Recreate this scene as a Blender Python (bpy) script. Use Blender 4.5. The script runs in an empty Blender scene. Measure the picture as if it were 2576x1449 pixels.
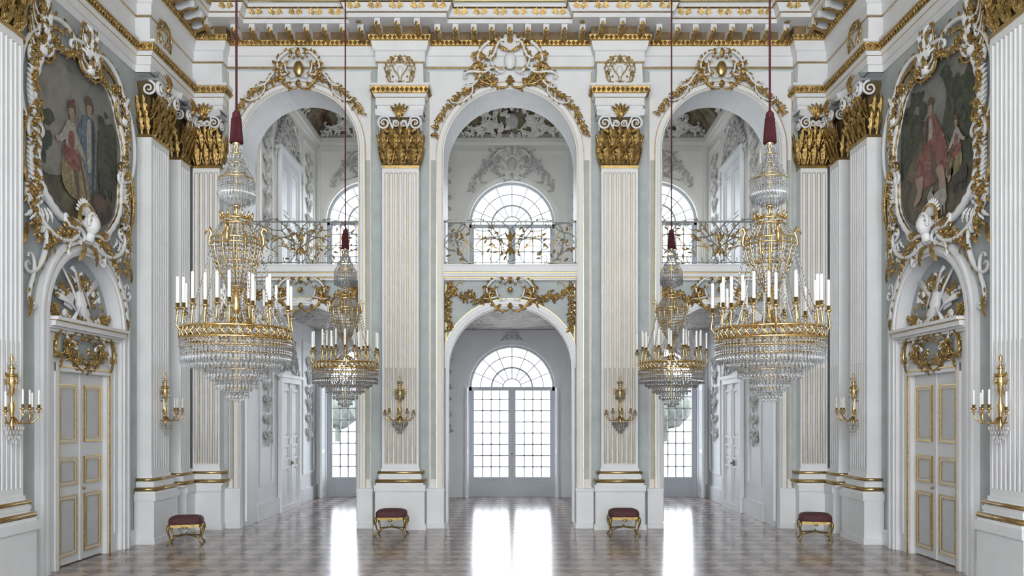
import bpy, math, random
from mathutils import Vector, Matrix
R=random.Random(7)
pi=math.pi; cos=math.cos; sin=math.sin
SC=bpy.context.scene
# ---------------------------------------------------------------- materials
def mat(name,col,rough=.6,metal=0.,var=.0,vs=3.,bump=0.,bs=30.,col2=None,spec=.5,coat=0.):
    m=bpy.data.materials.new(name); m.use_nodes=True
    nt=m.node_tree; b=nt.nodes['Principled BSDF']
    b.inputs['Base Color'].default_value=(*col,1); b.inputs['Roughness'].default_value=rough
    b.inputs['Metallic'].default_value=metal; b.inputs['Specular IOR Level'].default_value=spec
    b.inputs['Coat Weight'].default_value=coat
    tc=nt.nodes.new('ShaderNodeTexCoord')
    if var>0 or col2:
        n=nt.nodes.new('ShaderNodeTexNoise'); n.inputs['Scale'].default_value=vs; n.inputs['Detail'].default_value=6
        nt.links.new(tc.outputs['Object'],n.inputs['Vector'])
        r=nt.nodes.new('ShaderNodeValToRGB')
        c2=col2 or tuple(c*(1-var) for c in col)
        r.color_ramp.elements[0].position=.35; r.color_ramp.elements[1].position=.65
        r.color_ramp.elements[0].color=(*c2,1); r.color_ramp.elements[1].color=(*col,1)
        nt.links.new(n.outputs['Fac'],r.inputs['Fac']); nt.links.new(r.outputs['Color'],b.inputs['Base Color'])
    if bump>0:
        n=nt.nodes.new('ShaderNodeTexNoise'); n.inputs['Scale'].default_value=bs; n.inputs['Detail'].default_value=4
        nt.links.new(tc.outputs['Object'],n.inputs['Vector'])
        bp=nt.nodes.new('ShaderNodeBump'); bp.inputs['Strength'].default_value=bump; bp.inputs['Distance'].default_value=.02
        nt.links.new(n.outputs['Fac'],bp.inputs['Height']); nt.links.new(bp.outputs['Normal'],b.inputs['Normal'])
    return m
WHITE=mat('white_stucco',(.80,.81,.825),.5,var=.06,vs=2.5)
CREAM=mat('cream_stucco',(.84,.82,.775),.55,var=.06,vs=2.5)
SAGE=mat('sage_stucco',(.475,.52,.525),.6,var=.14,vs=3.5)
SAGED=mat('sage_tympanum',(.38,.42,.44),.6,var=.12,vs=4)
RELIEF=mat('stucco_relief',(.60,.59,.57),.6,var=.25,vs=9)
GOLD=mat('gilding',(.62,.42,.16),.36,1.,var=.5,vs=11,bump=.6,bs=45)
GOLDD=mat('gilding_recess_shade',(.18,.12,.05),.6,.6,var=.4,vs=11)  # darkened gilding: shade of the hollows behind the carving put into the colour
GOLDS=mat('gilding_smooth',(.62,.45,.20),.32,1.,var=.3,vs=20)
GLINE=mat('gilt_fillet',(.56,.42,.21),.45,.5,var=.3,vs=9)
BRONZE=mat('gilt_bronze',(.84,.59,.25),.2,1.,var=.3,vs=30)
CANDLE=mat('candle_wax',(.90,.89,.86),.4)
RED=mat('crimson_velvet',(.07,.005,.013),.8,var=.3,vs=30)
ROPE=mat('crimson_cord',(.07,.009,.014),.8)
IRON=mat('wrought_iron',(.20,.21,.21),.4,.6)
DOOR=mat('door_paint',(.72,.73,.75),.45,var=.05,vs=4)
DOORIN=mat('door_panel_paint',(.56,.58,.60),.45,var=.06,vs=4)
FRAMEW=mat('window_frame_paint',(.50,.53,.57),.5)
STOOLR=mat('stool_damask',(.11,.036,.040),.75,var=.35,vs=40)
STOOLG=mat('stool_gilt_wood',(.40,.28,.10),.38,.9,var=.4,vs=25)
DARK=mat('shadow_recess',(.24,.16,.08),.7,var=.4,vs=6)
GROUND=mat('garden_gravel',(.50,.48,.46),.9,var=.3,vs=.6)
HEDGE=mat('hedge',(.16,.18,.16),.9,var=.4,vs=2)
def fresco(name,cols,scale,rough=.6):
    m=bpy.data.materials.new(name); m.use_nodes=True; nt=m.node_tree; b=nt.nodes['Principled BSDF']
    b.inputs['Roughness'].default_value=rough
    tc=nt.nodes.new('ShaderNodeTexCoord'); n=nt.nodes.new('ShaderNodeTexNoise'); n.inputs['Scale'].default_value=scale
    n.inputs['Detail'].default_value=8; n.inputs['Distortion'].default_value=1.2
    r=nt.nodes.new('ShaderNodeValToRGB'); nt.links.new(tc.outputs['Object'],n.inputs['Vector'])
    e=r.color_ramp.elements; k=len(cols)
    while len(e)<k: e.new(.5)
    for i,c in enumerate(cols):
        e[i].position=.3+.4*i/(k-1); e[i].color=(*c,1)
    nt.links.new(n.outputs['Fac'],r.inputs['Fac']); nt.links.new(r.outputs['Color'],b.inputs['Base Color'])
    return m
FRES_UP=fresco('ceiling_fresco_brown',[(.07,.04,.03),(.17,.10,.06),(.30,.27,.18),(.10,.06,.045)],1.6)
FRES_LOW=fresco('ceiling_fresco_grey',[(.45,.42,.40),(.18,.15,.14),(.55,.53,.51),(.25,.21,.20),(.6,.58,.56)],2.2)
FRES_HALL=fresco('ceiling_fresco_hall',[(.35,.28,.17),(.22,.20,.13),(.50,.45,.36)],.6)
P_SKY=fresco('paint_sky',[(.12,.125,.12),(.20,.20,.185),(.27,.26,.23)],1.6)
P_GROUND=fresco('paint_ground',[(.035,.03,.02),(.09,.075,.045),(.14,.12,.075)],3)
P_TREE=fresco('paint_tree',[(.02,.025,.015),(.05,.06,.035),(.09,.09,.055)],7)
P_WALL=fresco('paint_ruin',[(.16,.155,.14),(.23,.215,.19),(.27,.255,.23)],3)
P_RED=fresco('paint_red',[(.09,.025,.02),(.20,.07,.055),(.28,.14,.11)],9)
P_YEL=fresco('paint_yellow',[(.09,.07,.03),(.23,.18,.08),(.34,.28,.15)],9)
P_BLUE=fresco('paint_blue',[(.04,.06,.09),(.10,.13,.18),(.18,.22,.26)],9)
P_SKIN=fresco('paint_skin',[(.25,.17,.12),(.38,.28,.21)],9)
P_LINEN=fresco('paint_linen',[(.22,.21,.19),(.42,.40,.36)],12)
P_DARK=fresco('paint_dark',[(.02,.017,.014),(.06,.05,.038)],8)
P_BROWN=fresco('paint_brown',[(.07,.04,.025),(.13,.08,.05)],8)
def crystal_mat():
    m=bpy.data.materials.new('cut_crystal'); m.use_nodes=True; nt=m.node_tree; nt.nodes.clear()
    o=nt.nodes.new('ShaderNodeOutputMaterial'); g=nt.nodes.new('ShaderNodeBsdfGlossy'); g.inputs['Roughness'].default_value=.03
    g.inputs['Color'].default_value=(.98,.98,.98,1)
    t=nt.nodes.new('ShaderNodeBsdfTransparent'); t.inputs['Color'].default_value=(.98,.985,.99,1)
    df=nt.nodes.new('ShaderNodeBsdfTranslucent'); df.inputs['Color'].default_value=(.95,.97,1,1)
    d2=nt.nodes.new('ShaderNodeBsdfDiffuse'); d2.inputs['Color'].default_value=(.9,.93,.96,1)
    ma_=nt.nodes.new('ShaderNodeMixShader'); nt.links.new(df.outputs[0],ma_.inputs[1]); nt.links.new(d2.outputs[0],ma_.inputs[2])
    m0=nt.nodes.new('ShaderNodeMixShader'); m0.inputs[0].default_value=.28
    nt.links.new(t.outputs[0],m0.inputs[1]); nt.links.new(ma_.outputs[0],m0.inputs[2])
    f=nt.nodes.new('ShaderNodeFresnel'); f.inputs['IOR'].default_value=1.8
    mx=nt.nodes.new('ShaderNodeMixShader'); 
    ma=nt.nodes.new('ShaderNodeMath'); ma.operation='ADD'; ma.inputs[1].default_value=.12; ma.use_clamp=True
    nt.links.new(f.outputs[0],ma.inputs[0]); nt.links.new(ma.outputs[0],mx.inputs[0])
    nt.links.new(m0.outputs[0],mx.inputs[1]); nt.links.new(g.outputs[0],mx.inputs[2]); nt.links.new(mx.outputs[0],o.inputs[0])
    return m
CRYS=crystal_mat()
def floor_mat():
    m=bpy.data.materials.new('marble_checker_floor'); m.use_nodes=True; nt=m.node_tree; b=nt.nodes['Principled BSDF']
    tc=nt.nodes.new('ShaderNodeTexCoord'); mp=nt.nodes.new('ShaderNodeMapping'); mp.inputs['Rotation'].default_value[2]=pi/4
    nt.links.new(tc.outputs['Object'],mp.inputs['Vector'])
    ck=nt.nodes.new('ShaderNodeTexChecker'); ck.inputs['Scale'].default_value=1/.34
    nt.links.new(mp.outputs[0],ck.inputs['Vector'])
    n=nt.nodes.new('ShaderNodeTexNoise'); n.inputs['Scale'].default_value=3.; n.inputs['Detail'].default_value=7
    nt.links.new(tc.outputs['Object'],n.inputs['Vector'])
    def ramp(a,c):
        r=nt.nodes.new('ShaderNodeValToRGB'); r.color_ramp.elements[0].position=.3; r.color_ramp.elements[1].position=.7
        r.color_ramp.elements[0].color=(*a,1); r.color_ramp.elements[1].color=(*c,1); nt.links.new(n.outputs['Fac'],r.inputs['Fac']); return r
    r1=ramp((.36,.29,.265),(.45,.375,.345)); r2=ramp((.155,.118,.115),(.22,.17,.165))
    mx=nt.nodes.new('ShaderNodeMix'); mx.data_type='RGBA'
    nt.links.new(ck.outputs['Fac'],mx.inputs[0]); nt.links.new(r1.outputs[0],mx.inputs[6]); nt.links.new(r2.outputs[0],mx.inputs[7])
    nt.links.new(mx.outputs[2],b.inputs['Base Color'])
    b.inputs['Roughness'].default_value=.18; b.inputs['Specular IOR Level'].default_value=.5
    n2=nt.nodes.new('ShaderNodeTexNoise'); n2.inputs['Scale'].default_value=4
    nt.links.new(tc.outputs['Object'],n2.inputs['Vector'])
    bp=nt.nodes.new('ShaderNodeBump'); bp.inputs['Strength'].default_value=.03; bp.inputs['Distance'].default_value=.03
    nt.links.new(n2.outputs['Fac'],bp.inputs['Height']); nt.links.new(bp.outputs[0],b.inputs['Normal'])
    return m
FLOOR=floor_mat()
# ---------------------------------------------------------------- mesh builder, local coords (u across, v up, d out of wall)
class MB:
    def __init__(s,xyz=False):
        s.v=[];s.f=[];s.m=[];s.sm=[];s.mats=[];s.xyz=xyz;s.sx=1;s.o=(0,0,0);s.sc=1.
    def add(s,vs,fs,mt,smooth=False):
        if mt not in s.mats: s.mats.append(mt)
        k=s.mats.index(mt); b=len(s.v); ox,oy,oz=s.o; c=s.sc; sx=s.sx
        if s.xyz: s.v.extend([(p[0]*c*sx+ox,p[1]*c+oy,p[2]*c+oz) for p in vs])
        else: s.v.extend([(p[0]*c*sx+ox,-(p[2]*c+oz),p[1]*c+oy) for p in vs])
        for f in fs:
            g=[i+b for i in f]
            if sx<0: g.reverse()
            s.f.append(g); s.m.append(k); s.sm.append(smooth)
    def mesh(s,name):
        me=bpy.data.meshes.new(name); me.from_pydata(s.v,[],s.f)
        for m in s.mats: me.materials.append(m)
        me.polygons.foreach_set('material_index',s.m); me.polygons.foreach_set('use_smooth',s.sm); me.update(); return me
def place(me,name,loc=(0,0,0),rz=0,mir=False,scale=1.):
    o=bpy.data.objects.new(name,me); SC.collection.objects.link(o); o.location=loc; o.rotation_euler=(0,0,rz)
    o.scale=((-scale if mir else scale),scale,scale); return o
def box(b,u0,u1,v0,v1,d0,d1,m):
    vs=[(u0,v0,d0),(u1,v0,d0),(u1,v1,d0),(u0,v1,d0),(u0,v0,d1),(u1,v0,d1),(u1,v1,d1),(u0,v1,d1)]
    b.add(vs,[(0,3,2,1),(4,5,6,7),(0,1,5,4),(1,2,6,5),(2,3,7,6),(3,0,4,7)],m)
def tube(b,pts,rad,m,ref=(0,0,1),seg=6,flat=1.,cap=True):
    n=len(pts); ref=Vector(ref); P=[Vector(p) for p in pts]; vs=[];fs=[]
    if not hasattr(rad,'__len__'): rad=[rad]*n
    for i in range(n):
        t=(P[min(i+1,n-1)]-P[max(i-1,0)])
        if t.length<1e-9: t=Vector((0,1,0))
        t.normalize(); sd=t.cross(ref)
        if sd.length<1e-4: sd=t.cross(Vector((.3,.9,.1)))
        sd.normalize(); nr=sd.cross(t)
        for j in range(seg):
            a=2*pi*j/seg; q=P[i]+sd*(cos(a)*rad[i])+nr*(sin(a)*rad[i]*flat); vs.append(tuple(q))
    for i in range(n-1):
        for j in range(seg):
            k=(j+1)%seg; fs.append((i*seg+j,i*seg+k,(i+1)*seg+k,(i+1)*seg+j))
    if cap:
        fs.append(tuple(range(seg))[::-1]); fs.append(tuple((n-1)*seg+j for j in range(seg)))
    b.add(vs,fs,m,True)
def scrollpts(p0,p1,kind='C',flip=1,a=1.1,e=20.,n=26):
    pts=[(0.,0.)]; h=0.
    for i in range(n):
        x=-1+2*(i+.5)/n; k=a+e*x**4
        if kind=='S' and x<0: k=-k
        h+=k*2/n*flip
        pts.append((pts[-1][0]+cos(h),pts[-1][1]+sin(h)))
    ex,ey=pts[-1]; L=math.hypot(ex,ey); A=math.atan2(ey,ex)
    dx,dy=p1[0]-p0[0],p1[1]-p0[1]; L2=math.hypot(dx,dy); A2=math.atan2(dy,dx); s=L2/max(L,1e-6); r=A2-A
    return [(p0[0]+s*(x*cos(r)-y*sin(r)),p0[1]+s*(x*sin(r)+y*cos(r))) for x,y in pts]
def leaf(b,p,ang,L,W,m,bulge=.04,curl=0.,d=None,lobes=4,rows=8,lat=0.):
    u,v=p[0],p[1]; dd=p[2] if len(p)>2 else .02
    cx,cy=cos(ang),sin(ang); vs=[];fs=[]
    for i in range(rows+1):
        t=i/rows; w=W*.5*(sin(pi*min(1,t*.93+.05))**.8)*(1+.28*(1 if i%2 else -1)) if 0<i<rows else W*.06
        off=lat*t*t
        x=u+cx*L*t-cy*off; y=v+cy*L*t+cx*off; h=dd+bulge*sin(pi*t)+curl*t*t
        vs+=[(x-cy*w,y+cx*w,h-.25*w),(x,y,h+.25*W*.5),(x+cy*w,y-cx*w,h-.25*w)]
    for i in range(rows):
        for j in range(2):
            k=i*3+j; fs.append((k,k+1,k+4,k+3))
    b.add(vs,fs,m,False)
def scroll(b,p0,p1,kind,w,m,flip=1,d=.04,a=1.1,e=20.,seg=6,flat=1.2,n=24,lv=None,ls=3.2):
    q=scrollpts(p0,p1,kind,flip,a,e,n); N=len(q)
    rad=[w*(1-.55*abs(-1+2*i/(N-1))**1.5) for i in range(N)]; rad[0]=rad[-1]=w*.75
    tube(b,[(x,y,d) for x,y in q],rad,m,seg=seg,flat=flat)
    if lv:
        for i in range(5,N-5,3):
            t=math.atan2(q[i+1][1]-q[i-1][1],q[i+1][0]-q[i-1][0])
            sd=-1 if (kind=='C' or i>N/2) else 1
            sd*=flip
            L=w*ls*R.uniform(.8,1.35); leaf(b,(q[i][0],q[i][1],d),t+sd*R.uniform(.6,1.2),L,L*.5,lv,bulge=w*.8,lat=-sd*L*.3,rows=6)
def flower(b,p,r,m,pet=5):
    u,v,d=p; n=pet*2; a0=R.random()*6
    vs=[(u,v,d+r*.5)]
    for i in range(n):
        a=a0+2*pi*i/n; vs.append((u+cos(a)*r*.45,v+sin(a)*r*.45,d+r*.62))
    for i in range(n):
        a=a0+2*pi*i/n; q=r*(1 if i%2 else .62); vs.append((u+cos(a)*q,v+sin(a)*q,d+r*(.25 if i%2 else .05)))
    fs=[]
    for i in range(n):
        k=(i+1)%n; fs+= [(0,1+i,1+k),(1+i,1+n+i,1+n+k,1+k)]
    b.add(vs,fs,m,False)
def ball(b,p,r,m,seg=8,rings=5,sm=True):
    if not hasattr(r,'__len__'): r=(r,r,r)
    vs=[(p[0],p[1]-r[1],p[2])];fs=[]
    for i in range(1,rings):
        t=pi*i/rings
        for j in range(seg):
            a=2*pi*j/seg; vs.append((p[0]+r[0]*sin(t)*cos(a),p[1]-r[1]*cos(t),p[2]+r[2]*sin(t)*sin(a)))
    vs.append((p[0],p[1]+r[1],p[2])); L=len(vs)-1
    for j in range(seg):
        k=(j+1)%seg; fs.append((0,1+j,1+k)); fs.append((L,L-seg+k,L-seg+j))
        for i in range(rings-2): fs.append((1+i*seg+j,1+(i+1)*seg+j,1+(i+1)*seg+k,1+i*seg+k))
    b.add(vs,fs,m,sm)
def lathe(b,prof,m,seg=16,c=(0,0),sm=True,a0=0):
    vs=[];fs=[];n=len(prof)
    for r,z in prof:
        for j in range(seg):
            a=a0+2*pi*j/seg
            vs.append((c[0]+r*cos(a),c[1]+r*sin(a),z) if b.xyz else (c[0]+r*cos(a),z,c[1]+r*sin(a)))
    for i in range(n-1):
        for j in range(seg):
            k=(j+1)%seg; fs.append((i*seg+j,i*seg+k,(i+1)*seg+k,(i+1)*seg+j))
    b.add(vs,fs,m,sm)
def arcpts(cu,vs_,r,vb,seg=28):
    p=[(cu-r,vb)]
    for i in range(seg+1):
        a=pi-pi*i/seg; p.append((cu+r*cos(a),vs_+r*sin(a)))
    p.append((cu+r,vb)); return p
def archband(b,cu,vsp,r0,r1,vb,d0,d1,m,seg=28):
    A=arcpts(cu,vsp,r0,vb,seg); B=arcpts(cu,vsp,r1,vb,seg); n=len(A); vs=[];fs=[]
    for p,q in zip(A,B): vs+=[(p[0],p[1],d0),(p[0],p[1],d1),(q[0],q[1],d1),(q[0],q[1],d0)]
    for i in range(n-1):
        for j in range(3): fs.append((i*4+j,(i+1)*4+j,(i+1)*4+j+1,i*4+j+1))
    b.add(vs,fs,m)
def archwall(b,u0,u1,v0,v1,d1,d0,arches,m,seg=28,mr=None):
    mr=mr or m
    def q(pts):
        b.add([(x,y,d1) for x,y in pts],[tuple(range(len(pts)))],m); b.add([(x,y,d0) for x,y in pts],[tuple(range(len(pts)))[::-1]],m)
    x=u0
    for cu,hw,vb,vsp in arches:
        q([(x,v0),(cu-hw,v0),(cu-hw,v1),(x,v1)])
        if vb>v0: q([(cu-hw,v0),(cu+hw,v0),(cu+hw,vb),(cu-hw,vb)])
        P=arcpts(cu,vsp,hw,vb,seg)
        for i in range(1,len(P)-2):
            a,c=P[i],P[i+1]; q([a,c,(c[0],v1),(a[0],v1)])
        vs=[];fs=[]
        for p in P: vs+=[(p[0],p[1],d1),(p[0],p[1],d0)]
        for i in range(len(P)-1): fs.append((2*i,2*i+2,2*i+3,2*i+1))
        b.add(vs,fs,mr)
        if vb>v0: b.add([(cu-hw,vb,d1),(cu+hw,vb,d1),(cu+hw,vb,d0),(cu-hw,vb,d0)],[(0,1,2,3)],mr)
        x=cu+hw
    q([(x,v0),(u1,v0),(u1,v1),(x,v1)])
    for (a,c) in (((u0,v0),(u0,v1)),((u0,v1),(u1,v1)),((u1,v1),(u1,v0))):
        b.add([(a[0],a[1],d0),(a[0],a[1],d1),(c[0],c[1],d1),(c[0],c[1],d0)],[(0,1,2,3)],m)
def rframe(b,u0,u1,v0,v1,w,d0,d1,m):
    box(b,u0,u0+w,v0,v1,d0,d1,m); box(b,u1-w,u1,v0,v1,d0,d1,m); box(b,u0+w,u1-w,v0,v0+w,d0,d1,m); box(b,u0+w,u1-w,v1-w,v1,d0,d1,m)
def garland(b,pts,size,m1,m2=None,dens=1.,jit=.5,d=.03):
    P=[Vector(p) for p in pts]; L=sum((P[i+1]-P[i]).length for i in range(len(P)-1)); n=max(2,int(L/(size*.62)*dens))
    cum=[0]
    for i in range(len(P)-1): cum.append(cum[-1]+(P[i+1]-P[i]).length)
    for k in range(n+1):
        s=L*k/n; i=0
        while i<len(P)-2 and cum[i+1]<s: i+=1
        t=(s-cum[i])/max(1e-6,cum[i+1]-cum[i]); p=P[i].lerp(P[i+1],t); T=(P[i+1]-P[i]); a=math.atan2(T.y,T.x)
        j=size*jit; z=d+p.z
        x=p.x+R.uniform(-j,j)*.6; y=p.y+R.uniform(-j,j)*.6; mm=m1 if (m2 is None or R.random()<.7) else m2
        leaf(b,(x,y,z),a+R.uniform(.5,1.3),size*1.15*R.uniform(.7,1.3),size*.5,m1,bulge=size*.3)
        leaf(b,(x,y,z),a-R.uniform(.5,1.3)+(pi if R.random()<.3 else 0),size*1.15*R.uniform(.7,1.3),size*.5,m1,bulge=size*.3)
        if k%2==0: flower(b,(x,y,z+size*.1),size*R.uniform(.35,.55),mm)
    tube(b,[(p.x,p.y,p.z+d*.6) for p in P],size*.10,m1,seg=5)
def crest(b,w,h,m1,m2,shield=None,c=(0,0),fl=True):
    cx,cy=c
    for s in (1,-1):
        b.sx=s
        X=lambda x:(x*w); K=dict(lv=m1,ls=3.6)
        scroll(b,(X(.06),cy-.48*h),(X(.34),cy+.02*h),'C',.028*h+.008,m1,flip=1,d=.05,**K)
        scroll(b,(X(.38),cy+.02*h),(X(.13),cy+.42*h),'C',.030*h+.008,m2,flip=1,d=.06,**K)
        scroll(b,(X(.20),cy-.30*h),(X(.50),cy-.12*h),'S',.024*h+.006,m2,flip=1,d=.04,**K)
        scroll(b,(X(.30),cy+.25*h),(X(.50),cy+.05*h),'S',.022*h+.006,m1,flip=-1,d=.03,**K)
        scroll(b,(X(.10),cy-.18*h),(X(.22),cy+.22*h),'C',.020*h+.005,m2,flip=1,d=.05)
        leaf(b,(X(.40),cy-.05*h,.03),-.25,.2*w,.13*h,m1,bulge=.05,lat=-.05*h)
        leaf(b,(X(.36),cy+.12*h,.03),.45,.2*w,.13*h,m1,bulge=.05,lat=-.08*h)
        leaf(b,(X(.34),cy-.22*h,.03),-.6,.18*w,.12*h,m1,bulge=.05,lat=.06*h)
        leaf(b,(X(.18),cy-.40*h,.03),-.9,.22*h,.12*h,m1,bulge=.05)
        leaf(b,(X(.12),cy+.40*h,.04),1.0,.24*h,.12*h,m1,bulge=.05,lat=-.06*h)
        leaf(b,(X(.04),cy+.38*h,.05),1.4,.28*h,.12*h,m2,bulge=.06)
        if fl:
            for q in ((.28,.18),(.24,-.2),(.44,-.02),(.1,.3),(.35,-.12),(.2,.34)): flower(b,(X(q[0]),cy+q[1]*h,.07),.04*h+.010,m1)
    b.sx=1
    leaf(b,(cx,cy+.30*h,.07),pi/2,.32*h,.16*h,m1,bulge=.06); leaf(b,(cx,cy-.35*h,.06),-pi/2,.24*h,.15*h,m1,bulge=.05)
    if shield: ball(b,(cx,cy-.02*h,.05),(.12*w,.25*h,.06),shield,12,8)
# ---------------------------------------------------------------- dimensions
YF=16.4; YB=22.5; W=6.4; WB=5.27; Y0=-3
# ---------------------------------------------------------------- pilasters
def shaft(b,w,v0,v1,D,nf,gold,m=WHITE):
    e=.10; box(b,-w/2,w/2,v0,v0+e,0,D,m); box(b,-w/2,w/2,v1-e,v1,0,D,m)
    mg=w*.07; g=.026; fw=(w-2*mg-(nf-1)*g)/nf; prof=[(-w/2,0),(-w/2,D)]
    x=-w/2+mg; edges=[]
    for i in range(nf):
        for j in range(6):
            a=pi*j/5; prof.append((x+fw/2-fw/2*cos(a),D-.035*sin(a)))
        edges+= [x,x+fw]; x+=fw+g
    prof+= [(w/2,D),(w/2,0)]
    vs=[];n=len(prof)
    for p in prof: vs+=[(p[0],v0+e,p[1]),(p[0],v1-e,p[1])]
    b.add(vs,[(2*i,2*i+2,2*i+3,2*i+1) for i in range(n-1)],m)
    vm=v0+(v1-v0)*.335
    for i in range(nf):
        c=(edges[2*i]+edges[2*i+1])/2
        tube(b,[(c,v0+e,D-.022),(c,vm,D-.022)],fw*.30,m,seg=8)
        if gold:
            for v,sg in ((v0+e,1),(v1-e,-1)):
                tube(b,[(c+fw/2*cos(a),v-sg*.02*abs(sin(a)),D+.001) for a in [pi*k/6 for k in range(7)]],.005,gold,seg=4)
    for x in edges:
        if gold: box(b,x-.0048,x+.0048,v0+e,v1-e,D-.004,D+.003,gold)
def volute(b,cx,cy,r,hand,d,w,m,stem=None):
    pts=list(stem) if stem else []
    N=26
    for i in range(N+1):
        t=i/N; a=pi/2-hand*2*pi*1.6*t; rr=r*(1-.80*t**.85); pts.append((cx+rr*cos(a),cy+rr*sin(a),d+.045*t))
    M=len(pts); s0=len(stem) if stem else 0
    rad=[w*(.7+.3*i/max(1,s0)) if i<s0 else w*(1-.45*(i-s0)/(M-s0)) for i in range(M)]
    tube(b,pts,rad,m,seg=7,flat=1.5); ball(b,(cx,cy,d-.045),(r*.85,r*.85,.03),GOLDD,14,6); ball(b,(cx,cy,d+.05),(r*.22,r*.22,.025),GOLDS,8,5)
def capital(b,w,v0,H,D):
    hw=w/2
    vs=[];fs=[]
    lv=[(0,.88,D*.82),(.1*H,.82,D*.78),(.7*H,.86,D*.86),(.88*H,1.02,D*1.04)]
    for z,k,dd in lv: vs+=[(-hw*k,v0+z,0),(-hw*k,v0+z,dd),(hw*k,v0+z,dd),(hw*k,v0+z,0)]
    for i in range(3):
        for j in range(3): fs.append((i*4+j,i*4+j+1,(i+1)*4+j+1,(i+1)*4+j))
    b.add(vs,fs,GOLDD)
    box(b,-hw*1.03,hw*1.03,v0-.05,v0,0,D+.02,GOLDS)
    for i in range(3):
        u=-hw*.68+i*hw*.68; leaf(b,(u,v0,D-.02),pi/2,.40*H,.26*w,GOLD,bulge=.05,curl=.11,rows=10)
        leaf(b,(u,v0,D+.01),pi/2,.31*H,.10*w,GOLD,bulge=.05,curl=.11,rows=6)
        for q in (-1,1): leaf(b,(u+q*.085*w,v0+.02,D-.01),pi/2-q*.28,.26*H,.09*w,GOLD,bulge=.04,curl=.06,rows=6)
    for i in range(4):
        u=-hw*.96+i*hw*.64; leaf(b,(u,v0+.26*H,D-.02),pi/2,.40*H,.22*w,GOLD,bulge=.05,curl=.15,rows=10)
        leaf(b,(u,v0+.28*H,D+.01),pi/2,.32*H,.09*w,GOLD,bulge=.06,curl=.14,rows=6)
        for q in (-1,1): leaf(b,(u+q*.05*w,v0+.34*H,D),pi/2-q*.35,.24*H,.07*w,GOLD,bulge=.04,curl=.08,rows=6)
    for s in (1,-1):
        b.sx=s
        leaf(b,(hw*.90,v0+.05*H,D*.6),pi/2-.15,.45*H,.22*w,GOLD,bulge=.03,curl=.05)
        rv=.135*min(1,w/.6); cx=hw*1.22-rv; cy=v0+.755*H
        volute(b,cx,cy,rv,1,D+.12,.026*min(1,w/.6),WHITE,[(hw*.28,v0+.50*H,D+.06),(hw*.36,v0+.64*H,D+.08),(hw*.52,v0+.78*H,D+.10),(cx-rv*.55,cy+rv*.92,D+.12)])
        r2=.066*min(1,w/.6); c2=hw*.22
        volute(b,c2,v0+.75*H,r2,-1,D+.10,.016,WHITE,[(hw*.34,v0+.52*H,D+.06),(hw*.38,v0+.66*H,D+.08),(c2+r2*.7,v0+.75*H+r2*.9,D+.10)])
        leaf(b,(hw*.36,v0+.46*H,D+.06),pi/2-.25,.26*H,.14*w,GOLD,bulge=.05,curl=.06)
        leaf(b,(cx-rv,v0+.58*H,D+.09),pi/2-1.1,.22*H,.09*w,GOLD,bulge=.04,curl=.03)
        for (z0,dd) in ((0,.08),(0,.19),(.24,.03),(.24,.14)):
            vs=[];fs=[]
            for i in range(8):
                t=i/7; ww=.055*sin(pi*min(1,t*.9+.08))*(1+.3*(-1)**i); o=hw*.90+.03+.04*sin(pi*t)+.09*t*t
                for k in (-1,0,1): vs.append((o+(.015 if k==0 else 0),v0+z0*H+t*.40*H,dd+k*ww))
            for i in range(7):
                for j in range(2): q=i*3+j; fs.append((q,q+1,q+4,q+3))
            b.add(vs,fs,GOLD)
        N=24; pts=[]
        for i in range(N+1):
            t=i/N; a=pi/2-2*pi*1.6*t; rr=rv*(1-.82*t**.85); pts.append((hw*1.10+.02*t,cy+rr*sin(a),D-.03+rr*cos(a)))
        tube(b,pts,[.024*(1-.4*i/N) for i in range(N+1)],WHITE,ref=(1,0,0),seg=6)
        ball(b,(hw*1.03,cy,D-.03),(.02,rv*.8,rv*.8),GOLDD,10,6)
    b.sx=1
    N=10; vs=[];fs=[]
    for i in range(N+1):
        x=-1+2*i/N; u=x*hw*1.30; dd=D+.07+.12*x*x
        vs+=[(u,v0+.90*H,0),(u,v0+.90*H,dd-.03),(u,v0+.96*H,dd),(u,v0+H,dd+.01),(u,v0+H,0)]
    for i in range(N):
        for j in range(4): fs.append((i*5+j,(i+1)*5+j,(i+1)*5+j+1,i*5+j+1))
    b.add(vs,fs,WHITE)
    flower(b,(0,v0+.9*H,D+.12),.09,GOLD,6)
    for a in (-.7,-.35,0,.35,.7): leaf(b,(0,v0+.88*H,D+.13),pi/2+a,.26*H,.07,GOLD,bulge=.04)
    leaf(b,(0,v0+.5*H,D+.06),pi/2,.34*H,.08,GOLD,bulge=.05)
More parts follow.
